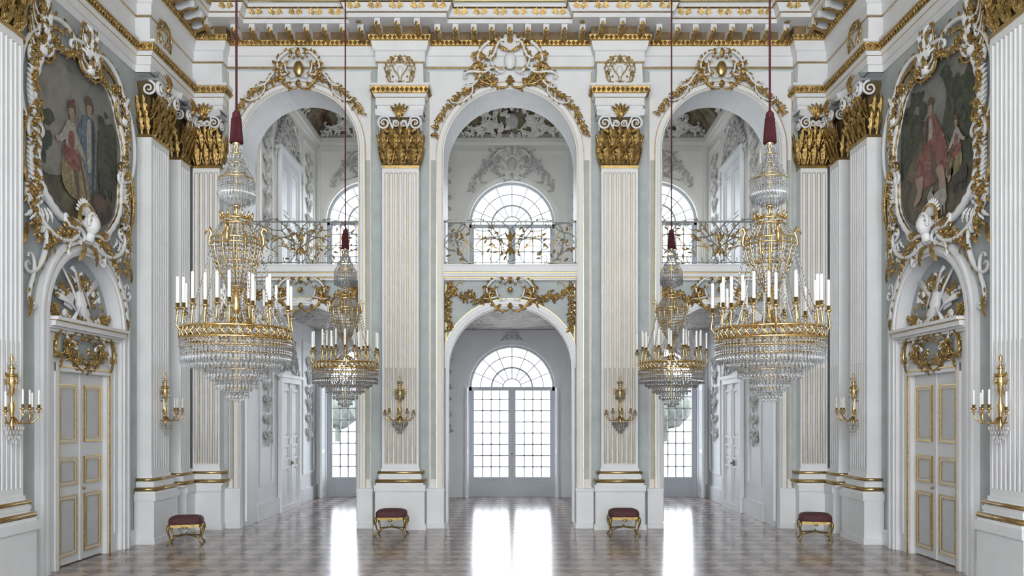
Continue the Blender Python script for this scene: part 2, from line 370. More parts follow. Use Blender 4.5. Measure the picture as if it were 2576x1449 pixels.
def pilaster(w,nf,gold,pw=None):
    b=MB(); D=.25; pw=pw or w*1.42
    h=pw/2
    box(b,-h+.03,h-.03,0,.80,0.01,D+.10,WHITE); box(b,-h,h,0,.10,0.01,D+.12,WHITE); box(b,-h+.01,h-.01,.74,.86,0.01,D+.13,WHITE)
    for (z0,z1,k,dd,m) in ((.86,.90,w/2+.10,D+.11,WHITE),(.90,.97,w/2+.105,D+.12,GOLDS),(.97,1.00,w/2+.05,D+.06,WHITE),(1.0,1.05,w/2+.06,D+.07,WHITE),(1.05,1.07,w/2+.04,D+.05,WHITE),(1.07,1.125,w/2+.07,D+.08,GOLDS),(1.125,1.18,w/2+.02,D+.02,WHITE)):
        if m is GOLDS:
            r=(z1-z0)/2; zc=(z0+z1)/2
            tube(b,[(-k,zc,0.02),(-k,zc,dd-r),(k,zc,dd-r),(k,zc,0.02)],r*1.0,m,ref=(0,1,0),seg=8)
            box(b,-k,k,z0,z1,0.01,dd-r,WHITE)
        else: box(b,-k,k,z0,z1,0.01,dd,m)
    shaft(b,w,1.18,6.98,D,nf,gold)
    capital(b,w,7.03,1.03,D)
    return b.mesh('pilaster')
PM=pilaster(.71,7,GLINE); PC=pilaster(.52,5,GLINE,pw=.70); PS=pilaster(.74,7,None); PR=pilaster(.44,4,None,pw=.50)
for x in (-2.12,2.12): place(PM,'pilaster',(x,YF,0))
for x in (-5.88,5.88): place(PC,'pilaster',(x,YF,0))
for y in (10.25,14.72):
    place(PS,'pilaster',(-W,y,0),pi/2); place(PS,'pilaster',(W,y,0),-pi/2)
place(PR,'pilaster',(-W,15.83,0),pi/2); place(PR,'pilaster',(W,15.83,0),-pi/2)
# ---------------------------------------------------------------- facade wall
BAYS=[(-4.12,1.15,7.43,3.30),(0,1.30,7.28,3.13),(4.12,1.15,7.43,3.30)]
b=MB()
archwall(b,-W-.3,W+.3,0,10.4,0,-.9,[(c,h,0,s) for c,h,s,_ in BAYS],SAGE,mr=WHITE)
for c,h,s,s2 in BAYS:
    pw=.30 if c==0 else .26
    archwall(b,c-h-pw,c+h+pw,0,8.95,.04,0,[(c,h,0,s)],WHITE)
    for q in (-1,1):
        u=c+q*(h+pw*.66); box(b,u-.055,u+.055,.95,7.2,.04,.045,SAGE); 
        for k in (-1,1): box(b,u+k*.06-.005,u+k*.06+.005,.95,7.2,.04,.05,WHITE)
        u=c+q*(h+pw-.012); box(b,u-.006,u+.006,.8,8.93,.04,.052,GLINE)
    archband(b,c,s,h-.0,h+.13,.75,.04,.09,WHITE); archband(b,c,s,h+.13,h+.143,.75,.04,.10,GOLDS); archband(b,c,s,h+.02,h+.030,.75,.09,.096,GLINE)
    archband(b,c,s,h+.045,h+.09,.75,.09,.12,WHITE)
    box(b,c-h-pw,c+h+pw,8.93,8.95,.04,.055,WHITE)
    for q in (-1,1):
        u=c+q*(h+pw/2+.01); box(b,u-pw/2-.02,u+pw/2+.02,0,.72,0,.14,WHITE); box(b,u-pw/2-.03,u+pw/2+.03,.72,.78,0,.16,WHITE); box(b,u-pw/2-.03,u+pw/2+.03,0,.1,0,.17,WHITE)
place(b.mesh('wall_arcade'),'wall_arcade',(0,YF,0))
for c,h,s,s2 in BAYS:
    b=MB(); r=h-.02
    archwall(b,-h,h,0,4.92,-.14,-.85,[(0,r-.0,0,s2)],SAGE,mr=WHITE)
    archband(b,0,s2,r-.035,r-.005,.1,-.6,-.10,WHITE); archband(b,0,s2,r-.05,r-.036,.1,-.3,-.09,WHITE)
    seg=28; P=[pi-pi*i/seg for i in range(seg+1)]
    vs=[];fs=[]
    for a in P:
        for rr,dd in ((r-.01,-.14),(r-.01,-.07),(r+.09,-.07),(r+.09,-.14)):
            x=max(-h+.004,min(h-.004,rr*cos(a))); vs.append((x,s2+rr*sin(a),dd))
    for i in range(seg):
        for j in range(3): fs.append((i*4+j,(i+1)*4+j,(i+1)*4+j+1,i*4+j+1))
    b.add(vs,fs,WHITE)
    vs=[];fs=[]
    for a in P[3:-3]:
        for rr,dd in ((r+.09,-.13),(r+.09,-.06),(r+.102,-.06),(r+.102,-.13)): vs.append((max(-h+.004,min(h-.004,rr*cos(a))),s2+rr*sin(a),dd))
    for i in range(len(P)-7):
        for j in range(3): fs.append((i*4+j,(i+1)*4+j,(i+1)*4+j+1,i*4+j+1))
    b.add(vs,fs,GOLDS)
    for q in (-1,1): box(b,q*(h-.03)-.006,q*(h-.03)+.006,s2+.5,4.8,-.14,-.13,GOLDS)
    place(b.mesh('arch_infill'),'wall_arch_infill',(c,YF,0))
    b=MB()
    for v0,v1,dd,m in ((4.86,4.90,-.04,WHITE),(4.90,4.92,-.01,GOLDS),(4.92,4.99,.04,WHITE),(4.99,5.008,.06,GOLDS),(5.008,5.12,.11,WHITE),(5.12,5.15,.13,WHITE)):
        box(b,-h,h,v0,v1,-.9,dd,m)
    place(b.mesh('balcony_slab'),'balcony_slab',(c,YF,0))
    # under-balcony ornament
    b=MB(); b.o=(0,4.62,-.09)
    crest(b,1.0,.56,GOLD,WHITE,None)
    flower(b,(0,.05,.1),.07,GOLD,7)
    b.o=(0,0,-.10)
    for q in (1,-1):
        b.sx=q; e=h-.10
        garland(b,[(.32,4.62,0),(.45,4.45,0),(.62,4.44,0),(.78,4.58,0)],.085,GOLD,None,1.1)
        garland(b,[(.78,4.6,0),(.92,4.48,0),(e-.1,4.62,0),(e,4.76,0)],.085,GOLD,None,1.1)
        garland(b,[(e,4.75,0),(e+.02,4.3,0),(e-.01,3.90,0)],.085,GOLD,None,1.0,.3)
        scroll(b,(e-.25,4.78),(e+.05,4.6),'S',.014,GOLDS)
    b.sx=1
    place(b.mesh('balcony_ornament'),'gilded_garland_relief',(c,YF,0))
    # crest over great arch
    b=MB(); cz=s+h
    if c==0:
        b.o=(0,cz+.52,.10); crest(b,1.35,.80,GOLD,WHITE,None)
        ball(b,(0,.02,.02),(.12,.17,.07),WHITE,12,8)
        for a in (-1.2,-.8,-.4,0,.4,.8,1.2): leaf(b,(0,.18,.08),pi/2+a,.26,.09,WHITE if abs(a)<1 else GOLD)
        for q in (1,-1):
            b.sx=q; scroll(b,(.1,.35),(.42,.1),'S',.03,WHITE,d=.07,lv=GOLD); scroll(b,(.45,-.1),(.85,-.3),'S',.03,WHITE,d=.06,lv=GOLD,flip=-1); scroll(b,(.3,-.35),(.62,-.2),'C',.025,GOLD,d=.06,lv=GOLD)
        b.sx=1
        ends=1.30
    else:
        b.o=(0,cz+.38,.10); crest(b,.85,.64,GOLD,WHITE,GOLDS); ends=1.08
    b.o=(0,0,.10)
    for q in (1,-1):
        b.sx=q; g=[]
        for i in range(12):
            a=pi/2-.22-(ends-.22)*i/11; g.append(((h+.23)*cos(a),s+(h+.23)*sin(a),0))
        garland(b,g,.080,GOLD,None,1.15,.6)
        a=pi/2-.55; scroll(b,((h+.30)*cos(a+.3),s+(h+.30)*sin(a+.3)),((h+.30)*cos(a),s+(h+.30)*sin(a)),'S',.024,WHITE,d=.05,lv=GOLD)
        scroll(b,((h+.26)*cos(a),s+(h+.26)*sin(a)),((h+.24)*cos(a-.25),s+(h+.24)*sin(a-.25)),'C',.020,WHITE,d=.05,lv=GOLD)
    b.sx=1
    place(b.mesh('arch_crest'),'gilded_arch_crest',(c,YF,0))
    # railing
    b=MB(); y0=5.17; y1=6.03; H=y1-y0
    box(b,-h,h,y1-.03,y1,-.03,.0,IRON); box(b,-h,h,y0+.03,y0+.05,-.03,0,IRON)
    for x in (-h+.02,h-.02): box(b,x-.012,x+.012,y0-.02,y1,-.03,0,IRON)
    def S(p,r,kind,fl,w=.013,m=IRON,lv=None): scroll(b,(p[0]*h,y0+p[1]*H),(r[0]*h,y0+r[1]*H),kind,w,m,flip=fl,d=-.015,seg=5,flat=1,lv=lv,ls=4.5)
    for q in (1,-1):
        b.sx=q
        S((.04,.10),(.26,.90),'S',1,m=IRON,lv=GOLDS); S((.10,.88),(.46,.42),'S',-1); S((.10,.10),(.50,.14),'C',1); S((.30,.16),(.52,.92),'C',-1,lv=GOLDS)
        S((.14,.45),(.28,.68),'C',1,.011,GOLDS); S((.36,.50),(.48,.74),'S',1,.011,GOLDS,GOLDS); S((.20,.20),(.40,.36),'C',-1,.011,GOLDS)
        S((.54,.14),(.72,.55),'C',1,m=IRON,lv=GOLDS); S((.56,.90),(.76,.50),'C',-1); S((.60,.32),(.68,.66),'S',1,.011,GOLDS)
        S((.76,.12),(.97,.48),'S',1,lv=GOLDS); S((.74,.92),(.96,.56),'S',-1); S((.80,.3),(.82,.74),'C',-1,.011,GOLDS); S((.95,.14),(.93,.9),'C',1,.011,IRON)
        S((.05,.55),(.20,.92),'C',-1,.011,IRON); S((.28,.94),(.54,.92),'C',1,.010,IRON); S((.58,.10),(.74,.12),'C',1,.010,GOLDS)
        S((.02,.30),(.16,.50),'S',-1,.010,GOLDS,GOLDS); S((.44,.20),(.58,.46),'S',1,.010,IRON); S((.66,.72),(.90,.84),'C',-1,.010,IRON,GOLDS)
        for k in range(20): leaf(b,(R.uniform(.05,.95)*h,y0+R.uniform(.12,.88)*H,-.01),R.uniform(0,6.3),.10,.045,GOLDS,bulge=.012)
        for p in ((.25,.45),(.62,.8),(.86,.45),(.42,.25)): flower(b,(p[0]*h,y0+p[1]*H,-.01),.032,GOLDS)
    b.sx=1
    flower(b,(0,y0+.42,0),.05,GOLDS,6)
    for a in (-.5,0,.5): leaf(b,(0,y0+.45,0),pi/2+a,.2,.06,GOLDS,.02); leaf(b,(0,y0+.35,0),-pi/2+a,.18,.06,GOLDS,.02)
    place(b.mesh('railing'),'balcony_railing',(c,YF+.02,0))
# ---------------------------------------------------------------- entablature
def offset_path(path,o):
    n=len(path); out=[]
    def nrm(a,c):
        dx,dy=c[0]-a[0],c[1]-a[1]; L=math.hypot(dx,dy); return (dy/L,-dx/L)
    for i in range(n):
        if i==0: k=nrm(path[0],path[1]); out.append((path[0][0]+k[0]*o,path[0][1]+k[1]*o))
        elif i==n-1: k=nrm(path[-2],path[-1]); out.append((path[-1][0]+k[0]*o,path[-1][1]+k[1]*o))
        else:
            a=nrm(path[i-1],path[i]); c=nrm(path[i],path[i+1]); dd=1+a[0]*c[0]+a[1]*c[1]
            out.append((path[i][0]+(a[0]+c[0])*o/dd,path[i][1]+(a[1]+c[1])*o/dd))
    return out
def sweep(b,path,prof):
    for i in range(len(prof)-1):
        (o0,z0,_),(o1,z1,m)=prof[i],prof[i+1]
        A=offset_path(path,o0); B=offset_path(path,o1); n=len(path)
        vs=[(p[0],p[1],z0) for p in A]+[(p[0],p[1],z1) for p in B]
        b.add(vs,[(j,j+1,n+j+1,n+j) for j in range(n-1)],m)
def along(path,o,sp,fn,ends=.5):
    P=offset_path(path,o)
    for i in range(len(P)-1):
        a,c=P[i],P[i+1]; dx,dy=c[0]-a[0],c[1]-a[1]; L=math.hypot(dx,dy)
        ox,oy=path[i+1][0]-path[i][0],path[i+1][1]-path[i][1]
        if ox*dx+oy*dy<=0: continue
        n=int(L/sp)
        if n<1: continue
        st=L/n
        for k in range(n):
            t=(k+ends)*st/L; fn(a[0]+dx*t,a[1]+dy*t,(dx/L,dy/L),(dy/L,-dx/L))
Y1=YF-.25; X1=W-.25
left=[(-W,Y0),(-W,9.82),(-X1,9.82),(-X1,10.68),(-W,10.68),(-W,14.28),(-X1,14.28),(-X1,Y1)]
leftf=left+[(-5.58,Y1),(-5.58,YF)]
mid=[(-2.55,YF),(-2.55,Y1),(-1.69,Y1),(-1.69,YF)]
mirp=lambda p:[(-x,y) for x,y in reversed(p)]
full=leftf+mid+mirp(mid)+mirp(leftf)
prof_low=[(0,8.06,WHITE),(.02,8.06,WHITE),(.02,8.18,WHITE),(.045,8.19,WHITE),(.045,8.33,WHITE),(.055,8.34,GOLDS),(.09,8.40,WHITE),(.10,8.41,GOLD),(.13,8.53,GOLD),(.15,8.54,WHITE),(.15,8.58,WHITE),(.02,8.60,WHITE),(0,9.1,WHITE)]
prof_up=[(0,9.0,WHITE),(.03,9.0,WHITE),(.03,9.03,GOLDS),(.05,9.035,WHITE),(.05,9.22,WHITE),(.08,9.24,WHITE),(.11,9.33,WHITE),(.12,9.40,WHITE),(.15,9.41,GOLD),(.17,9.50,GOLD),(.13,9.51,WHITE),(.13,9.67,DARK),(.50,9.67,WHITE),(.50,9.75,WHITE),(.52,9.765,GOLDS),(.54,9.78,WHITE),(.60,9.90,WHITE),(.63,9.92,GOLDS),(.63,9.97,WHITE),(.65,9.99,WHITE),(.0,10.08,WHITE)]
b=MB(True)
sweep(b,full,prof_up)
def egg(z,o,r):
    def f(x,y,t,n):
        b.add([(x+t[0]*r*.75,y+t[1]*r*.75,z),(x-t[0]*r*.75,y-t[1]*r*.75,z),(x,y,z+r),(x,y,z-r),(x+n[0]*r*.7,y+n[1]*r*.7,z)],[(0,2,4),(2,1,4),(1,3,4),(3,0,4)],GOLD)
    return f
along(full,.16,.085,egg(9.455,.16,.055))
def modil(x,y,t,n):
    w=.055; vs=[]
    for (o,z) in ((0,9.50),(.12,9.51),(.25,9.56),(.33,9.55),(.345,9.60),(.33,9.67),(0,9.67)):
        for s in (-w,w): vs.append((x+n[0]*o+t[0]*s,y+n[1]*o+t[1]*s,z))
    k=7; fs=[(2*i,2*i+1,2*((i+1)%k)+1,2*((i+1)%k)) for i in range(k)]; fs+=[tuple(2*i for i in range(k)),tuple(2*i+1 for i in range(k))[::-1]]
    b.add(vs,fs,WHITE)
    vs=[];fs=[]
    for i,(o,z,ww) in enumerate(((.0,9.47,.03),(.05,9.46,.06),(.12,9.475,.045),(.2,9.515,.055),(.28,9.52,.035),(.37,9.53,.045),(.40,9.58,.01))):
        for s,dz in ((-ww,.015),(0,-.012),(ww,.015)): vs.append((x+n[0]*o+t[0]*s,y+n[1]*o+t[1]*s,z+dz))
    for i in range(6):
        for j in range(2): q=i*3+j; fs.append((q,q+1,q+4,q+3))
    b.add(vs,fs,GOLD)
along(full,.13,.33,modil)
def coffer(x,y,t,n):
    vs=[(x,y,9.63)]; N=10
    for i in range(N):
        a=2*pi*i/N; r=.07 if i%2 else .045; vs.append((x+(t[0]*cos(a)+n[0]*sin(a))*r,y+(t[1]*cos(a)+n[1]*sin(a))*r,9.655))
    b.add(vs,[(0,1+i,1+(i+1)%N) for i in range(N)],GOLD)
along(full,.32,.33,coffer,ends=0.0)
def cyma(x,y,t,n):
    # paired acanthus sprays leaning on the cyma face
    for s in (-1,1):
        vs=[];fs=[]
        for i in range(7):
            q=i/6; ww=.055*sin(pi*min(1,q+.10))*(1+.25*(-1)**i); lx=s*(.01+.14*q)
            z=9.825+.035*sin(pi*q); o=.015+.01*sin(pi*q)
            for k in (-1,1): vs.append((x+t[0]*lx+n[0]*(o+k*ww*.45),y+t[1]*lx+n[1]*(o+k*ww*.45),z+k*ww))
        for i in range(6): fs.append((2*i,2*i+2,2*i+3,2*i+1))
        b.add(vs,fs,GOLD)
along(full,.57,.36,cyma)
place(b.mesh('cornice'),'trim_cornice')
b=MB(True)
for p in (leftf,mid,mirp(mid),mirp(leftf)):
    sweep(b,p,prof_low); along(p,.12,.085,egg(8.47,.12,.055))
place(b.mesh('architrave'),'trim_architrave')
def frieze_mesh():
    b=MB(); b.o=(0,8.84,.02)
    for s in (1,-1):
        b.sx=s
        scroll(b,(.04,-.24),(.20,.0),'C',.013,GOLDS,flip=1,lv=GOLD); scroll(b,(.21,.0),(.05,.24),'C',.013,GOLDS,flip=1,lv=GOLD)
        scroll(b,(.08,-.18),(.10,.12),'S',.010,GOLD,flip=1); leaf(b,(.19,-.05,.02),.2,.10,.06,GOLD); leaf(b,(.12,.2,.02),.8,.12,.06,GOLD)
        leaf(b,(.12,-.2,.02),-.8,.12,.06,GOLD); scroll(b,(.10,.22),(.24,.10),'S',.009,GOLD,lv=GOLD); scroll(b,(.12,-.22),(.24,-.10),'S',.009,GOLD,flip=-1,lv=GOLD)
        flower(b,(.15,.10,.03),.028,GOLD); flower(b,(.14,-.10,.03),.028,GOLD); flower(b,(.06,.2,.03),.024,GOLD)
    b.sx=1; leaf(b,(0,.18,.03),pi/2,.14,.08,GOLD); leaf(b,(0,-.18,.03),-pi/2,.10,.07,GOLD); ball(b,(0,0,.0),(.07,.12,.03),WHITE,10,6)
    return b.mesh('frieze_cartouche')
FM=frieze_mesh()
for x in (-2.12,2.12): place(FM,'frieze_cartouche',(x,Y1,0))
for y in (10.25,14.75): place(FM,'frieze_cartouche',(-X1,y,0),pi/2,scale=1); place(FM,'frieze_cartouche',(X1,y,0),-pi/2)
# ---------------------------------------------------------------- side walls
UC=12.60; UP=12.44
def wall_side():
    b=MB()
    archwall(b,Y0-UC,YF+.2-UC,0,10.4,0,-.35,[(0,1.05,0,3.55)],SAGE,mr=WHITE)
    archband(b,0,3.55,1.05,1.30,.0,0,.07,WHITE); archband(b,0,3.55,1.10,1.16,.0,.07,.10,WHITE); archband(b,0,3.55,1.22,1.27,.0,.07,.11,WHITE)
    archband(b,0,3.55,1.185,1.195,3.3,.07,.085,GLINE)
    for u0,u1 in ((Y0-UC,-1.3),(1.3,YF-UC)): box(b,u0,u1,0,.22,0,.05,WHITE); box(b,u0,u1,.22,.26,0,.03,WHITE)
    return b.mesh('wall_side')
WS=wall_side()
place(WS,'wall_left',(-W,UC,0),pi/2); place(WS,'wall_right',(W,UC,0),-pi/2,mir=True)
b=MB(); archwall(b,-W-.3,W+.3,0,12.6,0,-.4,[(-4.12,1.1,.4,7.4),(0,1.2,.4,7.3),(4.12,1.1,.4,7.4)],WHITE)
place(b.mesh('wall_front'),'wall_front',(0,Y0-.0,0),pi)
def sidedoor():
    b=MB(); D=-.03
    box(b,-1.049,1.049,0,4.58,-.34,D-.12,SAGED)
    for q in (-1,1):
        b.sx=q; box(b,.82,1.049,0,3.4,D-.12,D+.04,WHITE); box(b,.90,.98,.3,3.3,D+.04,D+.06,WHITE)
        box(b,.74,.83,0,2.95,D-.12,D+.06,WHITE); box(b,.70,.74,0,2.85,D-.12,D+.03,WHITE); box(b,.737,.748,0,2.92,D+.04,D+.07,GOLDS)
    b.sx=1
    box(b,-.83,.83,2.83,2.95,D-.12,D+.06,WHITE); box(b,-.75,.75,2.89,2.91,D+.04,D+.075,GOLDS)
    box(b,-.86,.86,2.95,3.00,D-.12,D+.02,WHITE)
    box(b,-.9,.9,3.0,3.4,D-.12,D,WHITE); box(b,-.6,.6,3.03,3.34,D,D+.01,SAGED)
    for z0,z1,dd,m in ((3.38,3.42,.05,WHITE),(3.42,3.45,.09,WHITE),(3.45,3.52,.15,WHITE),(3.52,3.532,.17,GOLDS),(3.532,3.58,.19,WHITE)): box(b,-1.049,1.049,z0,z1,D-.1,dd,m)
    for q in (-1,1):
        b.sx=q; box(b,.006,.70,0.02,2.83,D-.10,D-.04,DOOR)
        for z0,z1 in ((.14,1.02),(1.17,1.58),(1.80,2.66)):
            box(b,.12,.60,z0,z1,D-.04,D-.035,DOORIN); rframe(b,.11,.61,z0,z1,.022,D-.04,D-.01,GOLDS); rframe(b,.133,.587,z0+.023,z1-.023,.024,D-.04,D-.02,DOOR)
            rframe(b,.165,.555,z0+.055,z1-.055,.009,D-.04,D-.018,GOLDS)
    b.sx=1; box(b,-.02,.02,.02,2.83,D-.05,D-.02,DOOR); ball(b,(.06,1.1,D),.025,GOLDS)
    return b.mesh('door')
SD=sidedoor()
place(SD,'door_1',(-W,UC,0),pi/2); place(SD,'door_2',(W,UC,0),-pi/2,mir=True)
def overdoor():
    b=MB(); b.o=(0,3.18,-.02)
    crest(b,1.1,.42,GOLD,GOLD,None)
    for q in (1,-1):
        b.sx=q; scroll(b,(.62,.18),(.78,-.1),'C',.028,GOLDS,flip=-1,d=.06,lv=GOLD); leaf(b,(.74,-.05,.06),-pi/2,.26,.09,GOLD); garland(b,[(.1,-.16,.03),(.3,-.2,.03),(.6,.0,.03)],.07,GOLD)
        scroll(b,(.5,.2),(.3,.02),'S',.022,WHITE,d=.05,lv=GOLD)
    b.sx=1; flower(b,(0,-.02,.08),.06,GOLD,6); leaf(b,(0,-.2,.06),-pi/2,.18,.08,GOLD)
    return b.mesh('overdoor')
OD=overdoor(); place(OD,'overdoor_relief',(-W,UC,0),pi/2); place(OD,'overdoor_relief',(W,UC,0),-pi/2,mir=True)
def trophy():
    b=MB(); b.o=(0,3.98,-.13)
    vs=[];fs=[];N=12;K=9
    ax,ay=.20,-.30; bx,by=-.02,.10
    for i in range(K+1):
        t=i/K; wd=.17*sin(pi*min(1,t*.80+.10))**.6; cx=ax+(bx-ax)*t; cy=ay+(by-ay)*t; px,py=(by-ay),-(bx-ax); L=math.hypot(px,py); px/=L; py/=L
        for j in range(N):
            a=2*pi*j/N; vs.append((cx+px*wd*cos(a),cy+py*wd*cos(a),.06+wd*.45*sin(a)))
    for i in range(K):
        for j in range(N): k=(j+1)%N; fs.append((i*N+j,i*N+k,(i+1)*N+k,(i+1)*N+j))
    fs.append(tuple(range(N))); fs.append(tuple(K*N+j for j in range(N)))
    b.add(vs,fs,WHITE,True)
    ball(b,(.10,-.13,.135),(.035,.035,.01),GOLDD,10,5)
    tube(b,[(-.02,.08,.08),(-.16,.36,.08),(-.26,.42,.07)],[.028,.022,.035],WHITE)
    for k in (-1,0,1): tube(b,[(.16+.02*k,-.22,.145),(-.15+.01*k,.35,.11)],.003,GOLD,seg=4)
    tube(b,[(-.5,.42,.05),(-.25,.12,.08),(.05,-.2,.05),(.30,-.42,.10)],[.015,.018,.025,.07],WHITE,seg=8)
    tube(b,[(.5,.30,.05),(.2,.05,.06),(-.15,-.25,.1),(-.3,-.38,.12)],[.06,.026,.022,.035],WHITE,seg=8)
    tube(b,[(-.55,-.05,.06),(-.3,-.12,.09),(-.05,-.30,.1)],[.05,.02,.016],WHITE,seg=8)
    for x,y,r in ((-.45,-.30,.08),(.52,-.32,.07),(.38,.10,.06)): flower(b,(x,y,.06),r,WHITE,6); flower(b,(x,y,.06+r*.4),r*.6,RELIEF)
    vs=[(-.42,-.16,.05),(-.20,-.22,.06),(-.12,.02,.05),(-.34,.08,.06)]; b.add(vs,[(0,1,2,3)],WHITE)
    for k in range(46):
        a=R.uniform(0,pi); r=R.uniform(.30,.62); x=r*cos(a)*1.1; y=r*sin(a)*.8-.14
        leaf(b,(x,y,.02),a+R.uniform(-1,1),.16,.06,GOLD if R.random()<.75 else WHITE,bulge=.05)
        if k%3==0: flower(b,(x*.95,y*.95,.05),.040,GOLD)
    garland(b,[(-.8,-.36,.04),(-.4,-.38,.04),(0,-.38,.04),(.4,-.38,.04),(.8,-.36,.04)],.09,GOLD,WHITE,1.6,1.)
    garland(b,[(-.9,-.22,.02),(-.6,-.25,.02)],.09,GOLD,None,1.2); garland(b,[(.9,-.22,.02),(.6,-.25,.02)],.09,GOLD,None,1.2)
    return b.mesh('trophy')
TR=trophy(); place(TR,'music_trophy_relief',(-W,UC,0),pi/2); place(TR,'music_trophy_relief',(W,UC,0),-pi/2,mir=True)
def smooth(pts,k=5):
    n=len(pts); out=[]
    for i in range(n):
        p0,p1,p2,p3=[pts[(i+j-1)%n] for j in range(4)]
        for s in range(k):
            t=s/k
            out.append(tuple(.5*((2*p1[c])+(-p0[c]+p2[c])*t+(2*p0[c]-5*p1[c]+4*p2[c]-p3[c])*t*t+(-p0[c]+3*p1[c]-3*p2[c]+p3[c])*t**3) for c in (0,1)))
    return out
def outline(k=1.,dr=0.,n=64):
    P=[]
    for i in range(n):
        a=2*pi*i/n; c,s=cos(a),sin(a); q=(abs(c)**3+abs(s)**3)**(-1/3.)
        wob=1+.035*sin(5*a+.6)+.025*sin(9*a)
        P.append(((1.17*q*wob*k+dr)*c,(1.20*q*wob*k+dr)*s))
    return P
def blob(b,pts,d,m,inside=True,k=5):
    q=smooth(pts,k)
    o=[]
    for x,y in q:
        r=((abs(x)/1.12)**3+(abs(y)/1.16)**3)**(1/3.)
        if r>1: x/=r; y/=r
        o.append((x,y))
    b.add([(x,y,d) for x,y in o],[tuple(range(len(o)))],m)
def fig_woman(b,x,y,s,d):
    T=lambda L:[(x+a*s,y+c*s) for a,c in L]
    blob(b,T([(-.30,-.55),(-.22,-.1),(-.05,.12),(.18,.1),(.35,-.1),(.55,-.45),(.62,-.75),(.3,-.85),(-.1,-.8)]),d,P_YEL)
    blob(b,T([(.0,-.15),(.1,-.5),(.2,-.8),(.3,-.82),(.22,-.45),(.1,-.1)]),d+.001,P_BROWN); blob(b,T([(.2,-.1),(.36,-.4),(.48,-.75),(.52,-.72),(.42,-.35),(.26,-.05)]),d+.001,P_BROWN)
    blob(b,T([(-.28,-.1),(-.1,.05),(.15,.0),(.28,-.3),(.1,-.35),(-.15,-.3)]),d+.002,P_RED)
    blob(b,T([(-.16,.0),(-.2,.25),(-.12,.42),(.02,.45),(.14,.38),(.18,.15),(.12,.0)]),d+.004,P_LINEN)
    blob(b,T([(-.09,.0),(-.1,.22),(0,.28),(.09,.2),(.08,0)]),d+.006,P_RED)
    blob(b,T([(.1,.36),(.3,.15),(.42,-.02),(.36,-.08),(.2,.05),(.08,.2)]),d+.006,P_LINEN)
    blob(b,T([(-.14,.36),(-.32,.15),(-.42,.05),(-.36,-.02),(-.22,.06),(-.1,.2)]),d+.006,P_LINEN)
    blob(b,T([(.36,0),(.46,-.04),(.44,-.1),(.36,-.08)]),d+.008,P_SKIN); blob(b,T([(-.4,.06),(-.5,.04),(-.46,-.04),(-.38,-.01)]),d+.008,P_SKIN)
    blob(b,T([(-.04,.42),(-.03,.52),(.04,.52),(.05,.42)]),d+.006,P_SKIN)
    blob(b,T([(-.10,.58),(-.06,.70),(.03,.72),(.08,.62),(.05,.50),(-.03,.48)]),d+.008,P_SKIN)
    blob(b,T([(-.12,.64),(-.1,.76),(.02,.8),(.12,.72),(.11,.58),(.05,.68)]),d+.010,P_BROWN)
    for ex in (-.055,.01): blob(b,T([(ex-.015,.60),(ex,.608),(ex+.015,.60),(ex,.594)]),d+.010,P_DARK,k=2)
    blob(b,T([(-.04,.535),(-.01,.542),(.02,.535),(-.01,.528)]),d+.010,P_RED,k=2)
    blob(b,T([(.06,.74),(.1,.84),(.0,.82)]),d+.012,P_RED)
    blob(b,T([(.3,-.8),(.34,-.95),(.48,-.97),(.44,-.8)]),d+.002,P_SKIN)
def fig_man(b,x,y,s,d,coat):
    T=lambda L:[(x+a*s,y+c*s) for a,c in L]
    blob(b,T([(-.22,-.9),(-.25,-.3),(-.22,.3),(-.1,.42),(.12,.42),(.24,.28),(.26,-.3),(.22,-.9)]),d,coat)
    blob(b,T([(-.05,-.5),(-.08,.2),(0,.38),(.07,.2),(.06,-.5)]),d+.002,P_LINEN)
    blob(b,T([(.10,.35),(.12,-.2),(.10,-.85),(.16,-.85),(.2,-.2),(.18,.3)]),d+.001,P_DARK)
    blob(b,T([(-.2,.3),(-.4,.05),(-.5,-.12),(-.42,-.18),(-.25,.0),(-.14,.15)]),d+.002,coat)
    blob(b,T([(-.46,-.1),(-.56,-.16),(-.5,-.22),(-.43,-.17)]),d+.004,P_SKIN)
    blob(b,T([(-.08,.52),(-.05,.66),(.05,.67),(.09,.56),(.04,.42),(-.04,.42)]),d+.004,P_SKIN)
    for ex in (-.03,.04): blob(b,T([(ex-.015,.575),(ex,.583),(ex+.015,.575),(ex,.569)]),d+.006,P_DARK,k=2)
    blob(b,T([(-.14,.62),(-.08,.76),(.08,.76),(.16,.6),(.1,.48),(.08,.62)]),d+.006,P_BROWN)
    tube(b,[(x+.3*s,y-.9*s,d+.002),(x+.36*s,y+.6*s,d+.002)],.008,P_BROWN,seg=4,flat=.1)
def sheep(b,x,y,s,d,m):
    T=lambda L:[(x+a*s,y+c*s) for a,c in L]
    blob(b,T([(-.4,-.1),(-.35,.15),(0,.22),(.3,.15),(.4,0),(.35,-.2),(0,-.25),(-.3,-.22)]),d,m)
    blob(b,T([(.3,.1),(.4,.3),(.55,.28),(.62,.12),(.5,.02)]),d+.002,m); blob(b,T([(.36,.28),(.3,.4),(.42,.34)]),d+.003,m)
    for u in (-.28,-.14,.2,.32): blob(b,T([(u-.03,-.15),(u-.03,-.45),(u+.03,-.45),(u+.04,-.15)]),d+.001,m)
def foliage(b,x0,x1,y0,y1,d,m,n=26):
    for k in range(n):
        x=R.uniform(x0,x1); y=R.uniform(y0,y1); r=R.uniform(.06,.16)
        blob(b,[(x+r*R.uniform(.6,1.2)*cos(a),y+r*R.uniform(.5,1.)*sin(a)) for a in [2*pi*i/6 for i in range(6)]],d+.0002*k,m,k=3)
